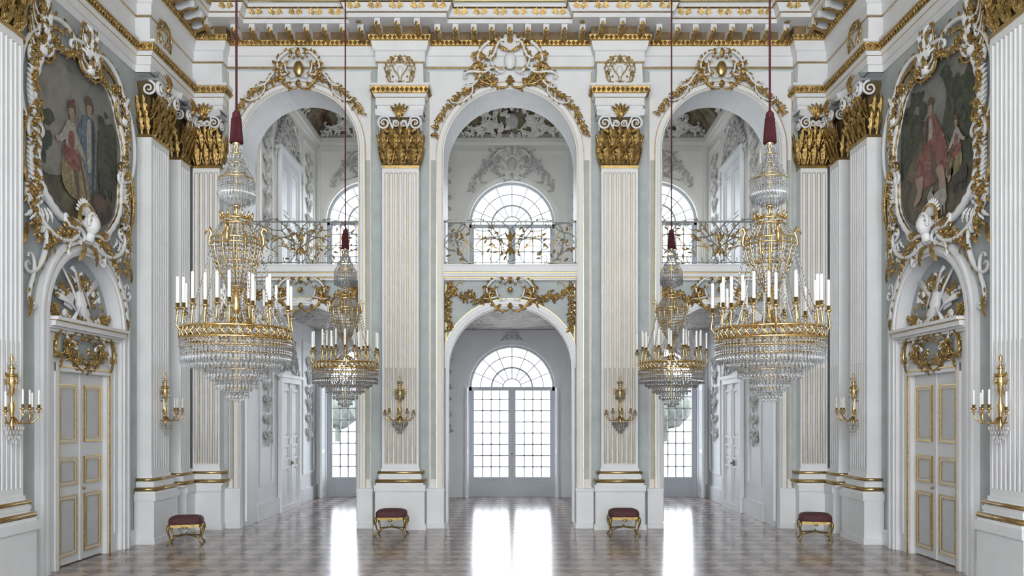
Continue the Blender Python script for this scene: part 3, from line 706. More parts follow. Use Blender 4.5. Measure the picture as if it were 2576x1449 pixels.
def painting(kind):
    b=MB(); b.o=(0,6.25,.03); o=outline(1.02)
    b.add([(x,y,0) for x,y in o],[tuple(range(len(o)))],P_SKY)
    blob(b,[(-1.3,-.35),(-.6,-.25),(0,-.35),(.6,-.2),(1.3,-.3),(1.3,-1.3),(0,-1.35),(-1.3,-1.3)],.003,P_GROUND)
    if kind==0:
        blob(b,[(-1.2,.9),(-.5,1.0),(-.3,.7),(-.35,.1),(-.3,-.5),(-1.2,-.6)],.004,P_WALL)
        blob(b,[(.5,-.6),(.5,.1),(.6,.45),(.95,.4),(1.3,.2),(1.2,-.6)],.005,P_TREE); foliage(b,.5,1.1,-.1,.7,.0055,P_TREE)
        foliage(b,-1.15,-.85,-.5,.2,.006,P_TREE,14)
        fig_man(b,.22,.12,.85,.012,P_BLUE); fig_woman(b,-.30,-.15,.85,.022)
        sheep(b,.75,-.35,.6,.016,P_DARK); blob(b,[(.1,-.9),(.4,-.6),(.9,-.75),(1.0,-1.1),(.4,-1.15)],.014,P_DARK); sheep(b,.55,-.75,.5,.018,P_BROWN)
    else:
        blob(b,[(-1.2,-.5),(-1.2,.5),(-.8,.7),(-.45,.6),(-.2,.2),(-.3,-.4)],.005,P_TREE); foliage(b,-1.1,-.25,.1,1.0,.0055,P_TREE,34)
        blob(b,[(.4,-.2),(.4,.4),(.7,.7),(1.2,.6),(1.2,-.2)],.004,P_TREE); foliage(b,.35,1.1,.1,1.0,.0055,P_TREE,30)
        blob(b,[(-.5,-.55),(-.35,.0),(.05,.25),(.5,.1),(.95,-.3),(.9,-.7),(.2,-.75)],.013,P_GROUND)
        fig_man(b,.12,.15,.75,.015,P_RED); blob(b,[(-.35,-.45),(-.3,.0),(.1,.1),(.5,-.1),(.6,-.5),(.2,-.6)],.022,P_RED); blob(b,[(-.1,-.5),(.0,-.1),(.1,.0),(.1,-.3),(.05,-.55)],.0225,P_BROWN)
        blob(b,[(-.25,-.4),(-.35,-.75),(-.25,-.95),(-.15,-.9),(-.15,-.6),(-.05,-.4)],.024,P_SKIN)
        blob(b,[(.35,-.4),(.4,-.7),(.6,-.8),(.62,-.72),(.52,-.6),(.55,-.4)],.024,P_SKIN)
        sheep(b,-.15,-.85,.55,.027,P_LINEN); sheep(b,-.7,-.65,.5,.015,P_DARK)
        fig_woman(b,-.62,-.2,.5,.016)
    return b.mesh('painting')
place(painting(0),'pastoral_painting',(-W,UP,0),pi/2); place(painting(1),'pastoral_painting',(W,UP,0),-pi/2,mir=True)
def face(b,x,y,d,s):
    N=16;K=14;vs=[];fs=[]
    for i in range(K+1):
        t=pi*i/K
        for j in range(N):
            a=2*pi*j/N; ux=sin(t)*cos(a); uz=sin(t)*sin(a); uy=-cos(t)
            w=.78+.18*uy if uy<0 else .78
            px=ux*w; py=uy*1.05; pz=uz*.85
            if uz>.3:
                pz+=.22*math.exp(-((px/.13)**2+((py+.12)/.2)**2))
                pz-=.10*sum(math.exp(-(((px-q)/.16)**2+((py-.12)/.1)**2)) for q in (-.3,.3))
                pz+=.07*math.exp(-((px/.2)**2+((py+.5)/.07)**2))+.08*math.exp(-((px/.2)**2+((py+.85)/.12)**2))
            qx=px*cos(.45)-pz*sin(.45); qz=px*sin(.45)+pz*cos(.45)
            vs.append((x+qx*s,y+py*s,d+qz*s))
    for i in range(K):
        for j in range(N): k=(j+1)%N; fs.append((i*N+j,i*N+k,(i+1)*N+k,(i+1)*N+j))
    b.add(vs,fs,WHITE,True)
    for k in range(18):
        a=-.3+(pi+.6)*k/17; ball(b,(x+.85*s*cos(a),y+s*(.15+.95*sin(a)),d+.15*s),(.18*s,.18*s,.2*s),WHITE,7,5)
        flower(b,(x+.75*s*cos(a),y+s*(.15+.85*sin(a)),d+.35*s),.12*s,GOLD if k%3==0 else WHITE)
    tube(b,[(x,y-.8*s,d),(x,y-1.6*s,d-.05)],[.36*s,.55*s],WHITE,seg=10)
def pframe():
    b=MB(); b.o=(0,6.25,.03); n=96
    o1=outline(1.0,.06,n); o2=outline(1.0,.015,n)
    rib=[.048*(1+.28*(i%2)) for i in range(n)]+[.048]
    tube(b,[(x,y,.03) for x,y in o1]+[(o1[0][0],o1[0][1],.03)],rib,WHITE,seg=8,cap=False)
    tube(b,[(x,y,.04) for x,y in o2]+[(o2[0][0],o2[0][1],.04)],.016,GOLD,seg=6,cap=False)
    G=dict(lv=GOLD,ls=3.2)
    for q in (1,-1):
        b.sx=q
        for (u,v0,v1,bend) in ((1.26,-1.0,-.25,.08),(1.24,-.1,.75,.10)):
            K=12; pts=[]
            for i in range(K+1):
                t=i/K; pts.append((u+bend*sin(pi*t),v0+(v1-v0)*t))
            tube(b,[(x,y,.03) for x,y in pts],[.03+.02*sin(pi*i/K) for i in range(K+1)],WHITE,seg=8)
            for i,(x,y) in enumerate(pts):
                leaf(b,(x-.05,y,.05),.35,.19,.07,WHITE,bulge=.04,rows=5); 
            scroll(b,(u-.08,v0-.06),(u+.10,v0+.08),'C',.028,WHITE,flip=1,d=.05,a=2.5); scroll(b,(u-.08,v1+.06),(u+.08,v1-.06),'C',.028,WHITE,flip=-1,d=.05,a=2.5)
        scroll(b,(1.17,-.95),(1.22,-.05),'C',.030,GOLD,flip=1,d=.06,**G); scroll(b,(1.20,-.05),(1.12,1.0),'C',.030,WHITE,flip=1,d=.06,**G)
        scroll(b,(1.05,1.05),(.35,1.32),'C',.036,WHITE,flip=1,d=.06,**G); scroll(b,(1.30,.85),(1.0,1.22),'S',.032,GOLD,flip=1,d=.06,**G)
        scroll(b,(.35,1.28),(.02,1.58),'S',.034,WHITE,flip=-1,d=.07,**G); scroll(b,(1.1,-1.12),(.3,-1.30),'C',.038,WHITE,flip=-1,d=.07,**G)
        scroll(b,(.9,1.2),(.55,1.5),'S',.028,GOLD,flip=-1,d=.06,**G)
        garland(b,[(1.25,1.05,.04),(1.36,.55,.05),(1.24,.1,.05),(1.36,-.4,.05),(1.22,-.9,.04)],.10,GOLD,None,1.,.8)
        garland(b,[(1.0,1.2,.05),(.55,1.12,.05),(.2,1.32,.05)],.10,GOLD,None,1.1,.7)
        garland(b,[(1.30,-.95,.04),(1.33,-1.35,.04),(1.2,-1.7,.04)],.11,GOLD,None,1.1,.7)
        scroll(b,(1.38,-1.05),(1.12,-1.50),'S',.036,WHITE,flip=1,d=.05,**G); scroll(b,(1.2,-1.45),(1.40,-2.05),'C',.034,WHITE,flip=1,d=.05,**G)
        scroll(b,(1.42,-1.95),(1.30,-2.55),'S',.028,WHITE,flip=-1,d=.05,**G); leaf(b,(1.38,-2.35,.04),-pi/2,.40,.10,GOLD); leaf(b,(1.42,-1.5,.04),-1.2,.36,.12,GOLD)
        for k in range(6): leaf(b,(1.0+.07*k,-1.20-.02*k,.06),-pi/2+.3*k-.6,.22,.07,WHITE,bulge=.04)
        garland(b,[(.35,-1.35,.05),(.7,-1.45,.05),(1.0,-1.75,.04)],.10,GOLD,None,1.1,.7)
    b.sx=1
    def tower(cx,top,base,w):
        K=9
        for i in range(K):
            t=i/(K-1); v=base+(top-base)*t; ww=w*(1-.5*t)
            for q in (-1,1):
                scroll(b,(cx+q*ww*.1,v-.05),(cx+q*ww*.75,v+.12),'C',.022,WHITE if i%2 else GOLD,flip=q,d=.06,a=2,lv=GOLD)
            leaf(b,(cx+R.uniform(-.08,.08),v,.09),pi/2+R.uniform(-.9,.9),.2,.09,WHITE if i%3 else GOLD,bulge=.05)
            flower(b,(cx+R.uniform(-.2,.2)*w*2,v,.10),.05,GOLD)
        tube(b,[(cx,base-.1,.05),(cx+.08,(base+top)/2,.06),(cx,top,.05)],[.08,.07,.03],WHITE,seg=8)
        leaf(b,(cx,top-.05,.06),pi/2,.2,.11,WHITE,bulge=.05)
    tower(-1.12,1.55,.95,.28); tower(.15,1.65,1.2,.32); tower(1.20,1.02,.8,.2)
    for a in range(-4,5): leaf(b,(.15,1.26,.07),pi/2+a*.28,.30,.09,WHITE,bulge=.06)
    for a in range(-5,6): leaf(b,(.05,-1.06,.03),pi/2+a*.27,.26,.08,WHITE,bulge=.04)
    archband(b,.05,-1.12,.20,.24,-1.2,.06,.10,GOLD,14)
    face(b,.05,-1.20,.14,.15)
    b.o=(.05,6.25,.03)
    for q in (1,-1):
        b.sx=q
        scroll(b,(.15,-1.45),(.58,-1.22),'S',.038,WHITE,flip=1,d=.08,**G); scroll(b,(.2,-1.52),(.48,-1.70),'C',.032,WHITE,flip=-1,d=.07,**G); leaf(b,(.3,-1.3,.08),.2,.34,.12,GOLD,bulge=.06)
        leaf(b,(.1,-1.48,.08),-1.1,.34,.12,GOLD,bulge=.06)
    b.sx=1
    return b.mesh('painting_frame')
PF=pframe(); place(PF,'rocaille_frame',(-W,UP,0),pi/2); place(PF,'rocaille_frame',(W,UP,0),-pi/2,mir=True)
# ---------------------------------------------------------------- floor, ceiling of the hall
def slab(name,x0,x1,y0,y1,z0,z1,m):
    b=MB(True); vs=[(x,y,z) for z in (z0,z1) for (x,y) in ((x0,y0),(x1,y0),(x1,y1),(x0,y1))]
    b.add(vs,[(0,3,2,1),(4,5,6,7),(0,1,5,4),(1,2,6,5),(2,3,7,6),(3,0,4,7)],m); return place(b.mesh(name),name)
slab('floor',-W-.4,W+.4,Y0-.3,YB+.3,-.15,0,FLOOR)
slab('ceiling',-W-.4,W+.4,Y0-.3,YF+.3,12.6,12.75,FRES_HALL)
b=MB(True)
sweep(b,[(-W,Y0),(-W,YF),(W,YF),(W,Y0)],[(.1,10.0,FRES_HALL),(.1,10.3,FRES_HALL),(.12,10.34,GOLDS),(.14,10.4,FRES_HALL),(.3,11.2,FRES_HALL),(1.0,12.2,FRES_HALL),(2.0,12.6,FRES_HALL)])
place(b.mesh('ceiling_cove'),'ceiling_cove')
# ---------------------------------------------------------------- rear rooms
WINS=[(-3.92,1.08),(0,1.16),(3.92,1.08)]
b=MB()
archwall(b,-WB-.3,WB+.3,0,4.75,0,-.3,[(c,h,0,4.10-h) for c,h in WINS],WHITE)
archwall(b,-WB-.3,WB+.3,4.75,10.9,0,-.3,[(c,h,5.55,8.50-h) for c,h in WINS],CREAM)
for c,h in WINS:
    archband(b,c,4.10-h,h,h+.14,0,0,.05,WHITE); archband(b,c,8.5-h,h,h+.14,5.2,0,.05,CREAM); archband(b,c,8.5-h,h+.10,h+.13,5.2,.05,.08,CREAM)
for s in (-1,1):
    b.sx=s; rframe(b,1.5,2.25,.9,4.0,.04,0,.03,WHITE); rframe(b,1.5,2.25,5.4,9.3,.04,0,.03,CREAM); box(b,1.32,2.6,0,.3,0,.05,WHITE)
b.sx=1
rframe(b,-1.75,1.75,5.3,9.35,.05,0,.04,CREAM); rframe(b,-5.2,-2.4,5.3,9.35,.05,0,.04,CREAM); rframe(b,2.4,5.2,5.3,9.35,.05,0,.04,CREAM)
box(b,-WB,WB,9.45,9.52,0,.08,CREAM); box(b,-WB,WB,9.52,9.64,0,.14,CREAM)
place(b.mesh('wall_back'),'wall_back',(0,YB,0))
def rearwall():
    b=MB(); y0=YF+.88-19.8; y1=YB+.2-19.8
    box(b,y0,y1,0,4.7,-.3,0,WHITE); box(b,y0,y1,4.7,10.9,-.3,0,CREAM)
    box(b,y0,y1,0,.35,0,.05,WHITE); box(b,y0,y1,9.5,9.64,0,.14,CREAM); box(b,y0,y1,9.42,9.5,0,.08,CREAM)
    for u0,u1 in ((-2.25,-1.35),(1.2,2.4)):
        rframe(b,u0,u1,.7,4.1,.05,0,.03,WHITE); rframe(b,u0,u1,5.4,9.2,.05,0,.03,CREAM)
    return b.mesh('wall_rear')
RW=rearwall(); place(RW,'wall_back_left',(-WB,19.8,0),pi/2); place(RW,'wall_back_right',(WB,19.8,0),-pi/2,mir=True)
def reardoor():
    b=MB()
    rframe(b,-.85,.85,-.02,3.05,.12,0.01,.10,WHITE); box(b,-.73,.73,0.0,2.93,.01,.03,DOOR); box(b,-.95,.95,3.05,3.12,0.01,.14,WHITE)
    for q in (-1,1):
        b.sx=q
        for z0,z1 in ((.15,1.0),(1.15,1.5),(1.65,2.8)): rframe(b,.1,.64,z0,z1,.05,.03,.06,WHITE); box(b,.2,.54,z0+.1,z1-.1,.03,.045,WHITE)
    b.sx=1; box(b,-.025,.025,0,2.93,.03,.06,WHITE); box(b,.05,.11,1.0,1.12,.03,.08,IRON); ball(b,(.08,1.06,.1),.03,GOLDS)
    return b.mesh('rear_door')
RD=reardoor()
i=3
for z in (0.02,5.17):
    for s in (-1,1): place(RD,'door_%d'%i,(s*WB,19.7,z),-s*pi/2); i+=1
def relief(seed,w,h,n=26):
    b=MB()
    crest(b,w*.8,h*.8,RELIEF,CREAM,RELIEF)
    for q in (1,-1):
        b.sx=q; garland(b,[(.25*w,.1*h,.01),(.5*w,.0,.01),(.62*w,-.3*h,.01)],.13,RELIEF,CREAM,1.0,.5); scroll(b,(.2*w,.35*h),(.55*w,.1*h),'S',.03,RELIEF,d=.03,lv=RELIEF)
        scroll(b,(.3*w,-.3*h),(.6*w,-.45*h),'C',.025,RELIEF,d=.03,lv=RELIEF)
        tube(b,[(.0,-.1*h,.06),(.42*w,.38*h,.04)],[.03,.015],RELIEF); flower(b,(.44*w,.40*h,.04),.07,RELIEF)
        garland(b,[(.55*w,-.2*h,.01),(.75*w,-.45*h,.01),(.8*w,-.8*h,.01)],.10,RELIEF,CREAM,1.1,.6)
    b.sx=1; return b.mesh('stucco_relief')
RL=relief(1,1.5,1.0)
place(RL,'stucco_relief',(0,YB,8.98),scale=.90)
for s in (-1,1): place(RL,'stucco_relief',(s*3.92,YB,8.98),scale=.75)
for c,h in WINS: place(RL,'stucco_relief',(c,YB,4.33),scale=.26)
def vertrelief(H):
    b=MB(); K=int(H/.35)
    for i in range(K):
        v=-H/2+H*(i+.5)/K
        for q in (1,-1):
            b.sx=q; scroll(b,(.03,v-.12),(.22,v+.12),'S' if i%2 else 'C',.022,RELIEF,flip=1 if i%2 else -1,lv=RELIEF); leaf(b,(.08,v,.02),.6+.3*(i%3),.22,.1,RELIEF)
        b.sx=1; flower(b,(R.uniform(-.1,.1),v,.04),.08,RELIEF); leaf(b,(R.uniform(-.1,.1),v,.03),R.uniform(0,6),.25,.12,RELIEF)
    return b.mesh('vertical_relief')
V1=vertrelief(3.0); V2=vertrelief(2.2)
for s in (-1,1):
    for y in (18.0,21.6):
        place(V1,'stucco_festoon',(s*WB,y,7.4),-s*pi/2); place(V2,'stucco_festoon',(s*WB,y,2.6),-s*pi/2)
    place(RL,'stucco_relief',(s*WB,19.7,3.65),-s*pi/2,scale=.75); place(RL,'stucco_relief',(s*WB,19.7,8.75),-s*pi/2,scale=.95)
    place(V2,'stucco_festoon',(s*1.9,YB,7.8)); place(V2,'stucco_festoon',(s*1.9,YB,2.7))
slab('ceiling_gallery_under',-WB,WB,YF+.86,YB,4.50,4.56,FRES_LOW); slab('floor_gallery',-WB,WB,YF+.86,YB,4.58,5.12,WHITE)
b=MB(True)
rect=[(-WB,YF+.9),(-WB,YB),(WB,YB),(WB,YF+.9)]
sweep(b,rect,[(0.05,9.64,CREAM),(.08,9.76,RELIEF),(.10,9.80,FRES_UP),(.3,10.15,FRES_UP),(.7,10.5,FRES_UP),(.72,10.53,RELIEF),(.8,10.55,RELIEF)])
place(b.mesh('cove'),'trim_cove_gallery')
slab('ceiling_gallery',-WB-.2,WB+.2,YF+.8,YB+.2,10.58,10.75,FRES_UP)
b=MB(); crest(b,1.7,.95,CREAM,CREAM,RELIEF)
for q in (1,-1):
    b.sx=q; garland(b,[(.5,-.1,0),(.9,-.3,0),(1.5,-.38,0)],.16,CREAM,RELIEF,1.3,.7); scroll(b,(.7,-.3),(1.3,-.1),'S',.04,CREAM,lv=RELIEF)
    for k in range(16): leaf(b,(R.uniform(.2,.9),R.uniform(-.45,.2),0.02),R.uniform(0,6),.3,.14,CREAM,bulge=.08)
b.sx=1; cm=b.mesh('cove_cartouche')
for c in (-3.92,0,3.92):
    o=place(cm,'stucco_cove_cartouche',(c,YB-.30,10.05),scale=.78 if c else .88); o.rotation_euler=(math.radians(34),0,0)
for s in (-1,1):
    o=place(cm,'stucco_cove_cartouche',(s*(WB-.30),19.6,10.05),-s*pi/2,scale=.8); o.rotation_euler=(math.radians(34),0,-s*pi/2)
def window(h,z0,zs,lower):
    b=MB(); H=zs+h
    archband(b,0,zs,h-.07,h,z0,-.22,-.10,FRAMEW)
    m=FRAMEW; d0,d1=-.19,-.15; t=.0145
    box(b,-h,h,zs-.07,zs+.03,-.22,-.10,m)
    archband(b,0,zs,.48*h-.025,.48*h+.025,zs,d0,d1,m,18)
    archband(b,0,zs,.22*h-.016,.22*h+.016,zs,d0,d1,m,12)
    archband(b,0,zs,.74*h-.014,.74*h+.014,zs,d0,d1,m,22)
    for k in range(1,8):
        a=pi*k/8; p0=(.22*h*cos(a),zs+.22*h*sin(a),-.17); p1=(h*.97*cos(a),zs+h*.97*sin(a),-.17); tube(b,[p0,p1],.015,m,seg=4)
    zb=z0+(.50 if lower else .04)
    box(b,-.055,.055,z0,zs,-.21,-.11,m); 
    for q in (-1,1):
        b.sx=q
        box(b,.055,.10,z0,zs,-.20,-.13,m); box(b,h-.13,h-.06,z0,zs,-.20,-.12,m)
        x0,x1=.10,h-.13
        for k in range(1,4): x=x0+(x1-x0)*k/4; box(b,x-t,x+t,zb,zs,d0,d1,m)
        nr=max(3,int((zs-zb)/.30))
        for k in range(1,nr): z=zb+(zs-zb)*k/nr; box(b,x0,x1,z-t,z+t,d0,d1,m)
        if lower:
            box(b,x0,x1,z0,zb,-.20,-.14,m); rframe(b,x0+.05,x1-.05,z0+.08,zb-.06,.03,-.14,-.12,m)
            box(b,x0,x1,zb-.02,zb+.03,-.21,-.12,m)
        else: box(b,x0,x1,z0,z0+.08,-.21,-.12,m)
    b.sx=1
    if lower:
        ball(b,(.0,1.15,-.09),.03,IRON); box(b,-.01,.01,.3,2.6,-.11,-.095,IRON)
        for q in (-1,1):
            b.sx=q; box(b,h+.02,h+.07,0.01,zs,.0,.45,WHITE)
            box(b,h+.015,h+.02,.15,1.2,.06,.39,DOORIN); box(b,h+.015,h+.02,1.3,zs-.15,.06,.39,DOORIN)
        b.sx=1
    return b.mesh('window')
k=1
for c,h in WINS:
    place(window(h,0.0,4.10-h,True),'window_%d'%k,(c,YB,0)); k+=1
for c,h in WINS:
    place(window(h,5.55,8.50-h,False),'window_%d'%k,(c,YB,0)); k+=1
slab('garden_ground',-60,60,YB+.35,120,-.4,-.2,GROUND)
b=MB(True)
for s in (-1,1):
    for k in range(14):
        x=s*(7+k*3.2)+R.uniform(-1,1); y=70+R.uniform(-5,8); r=R.uniform(1.6,2.6)
        vs=[];N=9;K=6;fs=[]
        for i in range(K+1):
            t=pi*i/K
            for j in range(N):
                a=2*pi*j/N; q=r*R.uniform(.85,1.12); vs.append((x+q*sin(t)*cos(a),y+q*sin(t)*sin(a),1.0+r-q*cos(t)))
        for i in range(K):
            for j in range(N): kk=(j+1)%N; fs.append((i*N+j,i*N+kk,(i+1)*N+kk,(i+1)*N+j))
        b.add(vs,fs,HEDGE,True); lathe(b,[(.3,-.2),(.25,2.4)],HEDGE,6,(x,y))
place(b.mesh('garden_trees'),'garden_trees')
# ---------------------------------------------------------------- chandeliers
def crys(b,x,y,z,r,h):
    b.add([(x,y,z),(x+r,y,z-h*.35),(x,y+r,z-h*.35),(x-r,y,z-h*.35),(x,y-r,z-h*.35),(x,y,z-h)],[(0,1,2),(0,2,3),(0,3,4),(0,4,1),(5,2,1),(5,3,2),(5,4,3),(5,1,4)],CRYS)
def drops(b,Rr,z,n,L,r=.012,beads=2,off=0):
    for i in range(n):
        a=2*pi*(i+off)/n; x,y=Rr*cos(a),Rr*sin(a); zz=z
        for k in range(beads): crys(b,x,y,zz,r*.8,r*1.9); zz-=r*2
        crys(b,x,y,zz,r,L-beads*r*2)
def ring(b,Rr,z,hh,t,m,seg=40):
    lathe(b,[(Rr-t,z-hh/2),(Rr,z-hh/2),(Rr+t*.3,z),(Rr,z+hh/2),(Rr-t,z+hh/2),(Rr-t,z-hh/2)],m,seg)
def chain(b,p0,p1,n,sag,r=.010):
    for i in range(n+1):
        t=i/n; x=p0[0]+(p1[0]-p0[0])*t; y=p0[1]+(p1[1]-p0[1])*t; z=p0[2]+(p1[2]-p0[2])*t-sag*sin(pi*t)
        crys(b,x,y,z+r,r,r*2.4)
def chandelier():
    b=MB(True); Z=lambda y:(1045-y)/264.
    tube(b,[(0,0,Z(290)),(0,0,10.35)],.011,ROPE,ref=(1,0,0),seg=8)
    lathe(b,[(.012,Z(278)),(.035,Z(285)),(.040,Z(292)),(.034,Z(300)),(.042,Z(320)),(.058,Z(358)),(.0,Z(358))],RED,16)
    for i in range(20):
        a=2*pi*i/20; tube(b,[(.038*cos(a),.038*sin(a),Z(298)),(.056*cos(a),.056*sin(a),Z(361))],.008,RED,ref=(-sin(a),cos(a),0),seg=4)
    lathe(b,[(.0,Z(352)),(.035,Z(355)),(.04,Z(362)),(.02,Z(372)),(.008,Z(380)),(.008,Z(520)),(.02,Z(530)),(.008,Z(540)),(.010,Z(830))],BRONZE,12)
    for Rr,y in ((.055,388),(.075,412),(.11,440),(.165,452)): ring(b,Rr,Z(y),.010,.008,BRONZE,28)
    for i in range(12):
        a=2*pi*i/12
        for Rr,y,l in ((.05,380,.06),(.075,405,.06),(.115,432,.06)): crys(b,Rr*cos(a),Rr*sin(a),Z(y)+l,.011,l)
        chain(b,(.05*cos(a),.05*sin(a),Z(390)),(.16*cos(a),.16*sin(a),Z(448)),9,.02,.010)
    drops(b,.055,Z(390),14,.08); drops(b,.085,Z(412),20,.08); drops(b,.11,Z(442),24,.08)
    drops(b,.168,Z(456),38,.22,.012,3); drops(b,.125,Z(470),26,.18,.012,3); drops(b,.08,Z(485),16,.15)
    ring(b,.045,Z(520),.02,.015,BRONZE,20); ring(b,.135,Z(552),.024,.010,BRONZE,32); ring(b,.15,Z(566),.014,.010,BRONZE,32)
    for i in range(14):
        a=2*pi*i/14; x,y=.14*cos(a),.14*sin(a); tube(b,[(x,y,Z(552)),(x*1.12,y*1.12,Z(535))],[.016,.004],BRONZE,ref=(-sin(a),cos(a),0),seg=5)
        chain(b,(.15*cos(a),.15*sin(a),Z(560)),(.03*cos(a),.03*sin(a),Z(515)),5,.0,.008)
    prof=[(.135,565),(.17,580),(.215,596),(.235,612),(.232,630),(.21,655),(.17,682),(.12,706),(.08,724)]
    for i in range(14):
        a=2*pi*i/14; tube(b,[(r*cos(a),r*sin(a),Z(y)) for r,y in prof],.0065,BRONZE,ref=(-sin(a),cos(a),0),seg=5)
        a+=pi/14
        for k in range(len(prof)-1):
            for s in (.25,.75):
                r=prof[k][0]*(1-s)+prof[k+1][0]*s; y=prof[k][1]*(1-s)+prof[k+1][1]*s
                for da in (-.09,.09): crys(b,r*cos(a+da),r*sin(a+da),Z(y)+.018,.017,.04)
    for r,y in ((.238,605),(.240,618),(.20,662),(.09,722)): ring(b,r,Z(y),.016,.008,BRONZE,36)
    lathe(b,[(.08,Z(724)),(.05,Z(740)),(.03,Z(760)),(.05,Z(775)),(.02,Z(790))],BRONZE,16)
    for i in range(4):
        a=pi/2*i; c,s=cos(a),sin(a); ref=(-s,c,0)
        pts=[(.22,630),(.26,615),(.255,598),(.235,588),(.255,575),(.285,580),(.30,590)]
        tube(b,[(r*c,r*s,Z(y)) for r,y in pts],[.010,.016,.018,.017,.017,.012,.004],BRONZE,ref=ref,seg=7)
        tube(b,[(.24*c,.24*s,Z(592)),(.25*c,.25*s,Z(570))],[.014,.003],BRONZE,ref=ref,seg=5)
    ring(b,.505,Z(829),.020,.012,BRONZE,56); ring(b,.512,Z(856),.022,.014,BRONZE,56)
    for i in range(40):
        a=2*pi*i/40; c,s=cos(a),sin(a); x,y=.505*c,.505*s
        crys(b,x,y,Z(829)-.012,.022,.075)
        a2=a+pi/40; tube(b,[(.507*cos(a),.507*sin(a),Z(831)),(.512*cos(a2),.512*sin(a2),Z(843)),(.510*c,.510*s,Z(855))],.006,BRONZE,ref=(c,s,0),seg=5)
        tube(b,[(.507*cos(a),.507*sin(a),Z(831)),(.512*cos(a2-pi/20),.512*sin(a2-pi/20),Z(843)),(.510*c,.510*s,Z(855))],.006,BRONZE,ref=(c,s,0),seg=5)
        crys(b,.50*c,.50*s,Z(826)+.035,.012,.035)
    ring(b,.50,Z(875),.014,.010,BRONZE,48)
    for i in range(12):
        a=2*pi*i/12; c,s=cos(a),sin(a); tube(b,[(.05*c,.05*s,Z(800)),(.2*c,.2*s,Z(825)),(.50*c,.50*s,Z(842))],.009,BRONZE,ref=(-s,c,0),seg=5)
        a2=a+.13; c2,s2=cos(a2),sin(a2)
        chain(b,(.235*c2,.235*s2,Z(625)),(.49*c2,.49*s2,Z(825)),26,.10,.013)
        if i%2==0: chain(b,(.14*c,.14*s,Z(560)),(.235*c,.235*s,Z(612)),6,.02,.009)
        chain(b,(.09*c,.09*s,Z(724)),(.46*c,.46*s,Z(832)),18,.08,.012)
    def arm(a,Rr,zc,R0,z0):
        c,s=cos(a),sin(a); ref=(-s,c,0)
        pts=[(R0,z0),(R0+.06,z0-.04),(Rr-.02,z0-.035),(Rr+.015,z0+.02),(Rr,zc-.06),(Rr,zc-.03)]
        q=[(r*c,r*s,z) for r,z in pts]; tube(b,q,[.008,.010,.010,.010,.010,.012],BRONZE,ref=ref,seg=6)
        lathe(b,[(.0,zc-.07),(.018,zc-.06),(.010,zc-.045),(.016,zc-.03),(.034,zc-.018),(.036,zc-.01),(.018,zc-.008),(.020,zc+.035),(.016,zc+.035)],BRONZE,10,(Rr*c,Rr*s))
        lathe(b,[(.0145,zc+.01),(.0145,zc+.27),(.007,zc+.28),(0,zc+.28)],CANDLE,9,(Rr*c,Rr*s))
        tube(b,[(Rr*c,Rr*s,zc+.28),(Rr*c,Rr*s,zc+.295)],.002,IRON,ref=ref,seg=4)
        for k in range(6):
            aa=2*pi*k/6; crys(b,Rr*c+.034*cos(aa),Rr*s+.034*sin(aa),zc-.015,.009,.045)
    for i in range(16): arm(2*pi*(i+.5)/16,.53 if i%2 else .475,Z(782)-(0 if i%2 else -.03),.40,Z(830))
    for i in range(6): arm(2*pi*i/6+.2,.28,Z(768),.10,Z(812))
    drops(b,.505,Z(858),84,.085,.012,2); drops(b,.50,Z(876),84,.16,.012,3); drops(b,.47,Z(872),60,.17,.012,3)
    ring(b,.40,Z(893),.020,.010,BRONZE,44); drops(b,.405,Z(898),66,.12,.012,2); drops(b,.36,Z(898),44,.15,.012,2)
    for i in range(60):
        a=2*pi*i/60
        chain(b,(.49*cos(a),.49*sin(a),Z(876)),(.40*cos(a),.40*sin(a),Z(900)),5,.015,.009)
        if i%2: chain(b,(.40*cos(a),.40*sin(a),Z(905)),(.29*cos(a),.29*sin(a),Z(925)),6,.02,.009)
    ring(b,.29,Z(922),.012,.010,BRONZE,36); drops(b,.292,Z(926),48,.11,.012,2); drops(b,.24,Z(930),34,.12,.012,2)
    ring(b,.185,Z(948),.010,.010,BRONZE,28); drops(b,.188,Z(950),34,.12,.012,2); drops(b,.14,Z(955),24,.12,.012,2)
    ring(b,.105,Z(976),.010,.008,BRONZE,20); drops(b,.108,Z(978),20,.10,.012,2); drops(b,.06,Z(985),12,.11,.012,2); crys(b,0,0,Z(985),.02,.10)
    lathe(b,[(.006,Z(830)),(.006,Z(985))],BRONZE,6)
    return b.mesh('chandelier')
CH=chandelier()
for x,y in ((-2.54,7.95),(2.54,7.95),(-2.54,13.0),(2.54,13.0)): place(CH,'chandelier',(x,y,2.2),0)
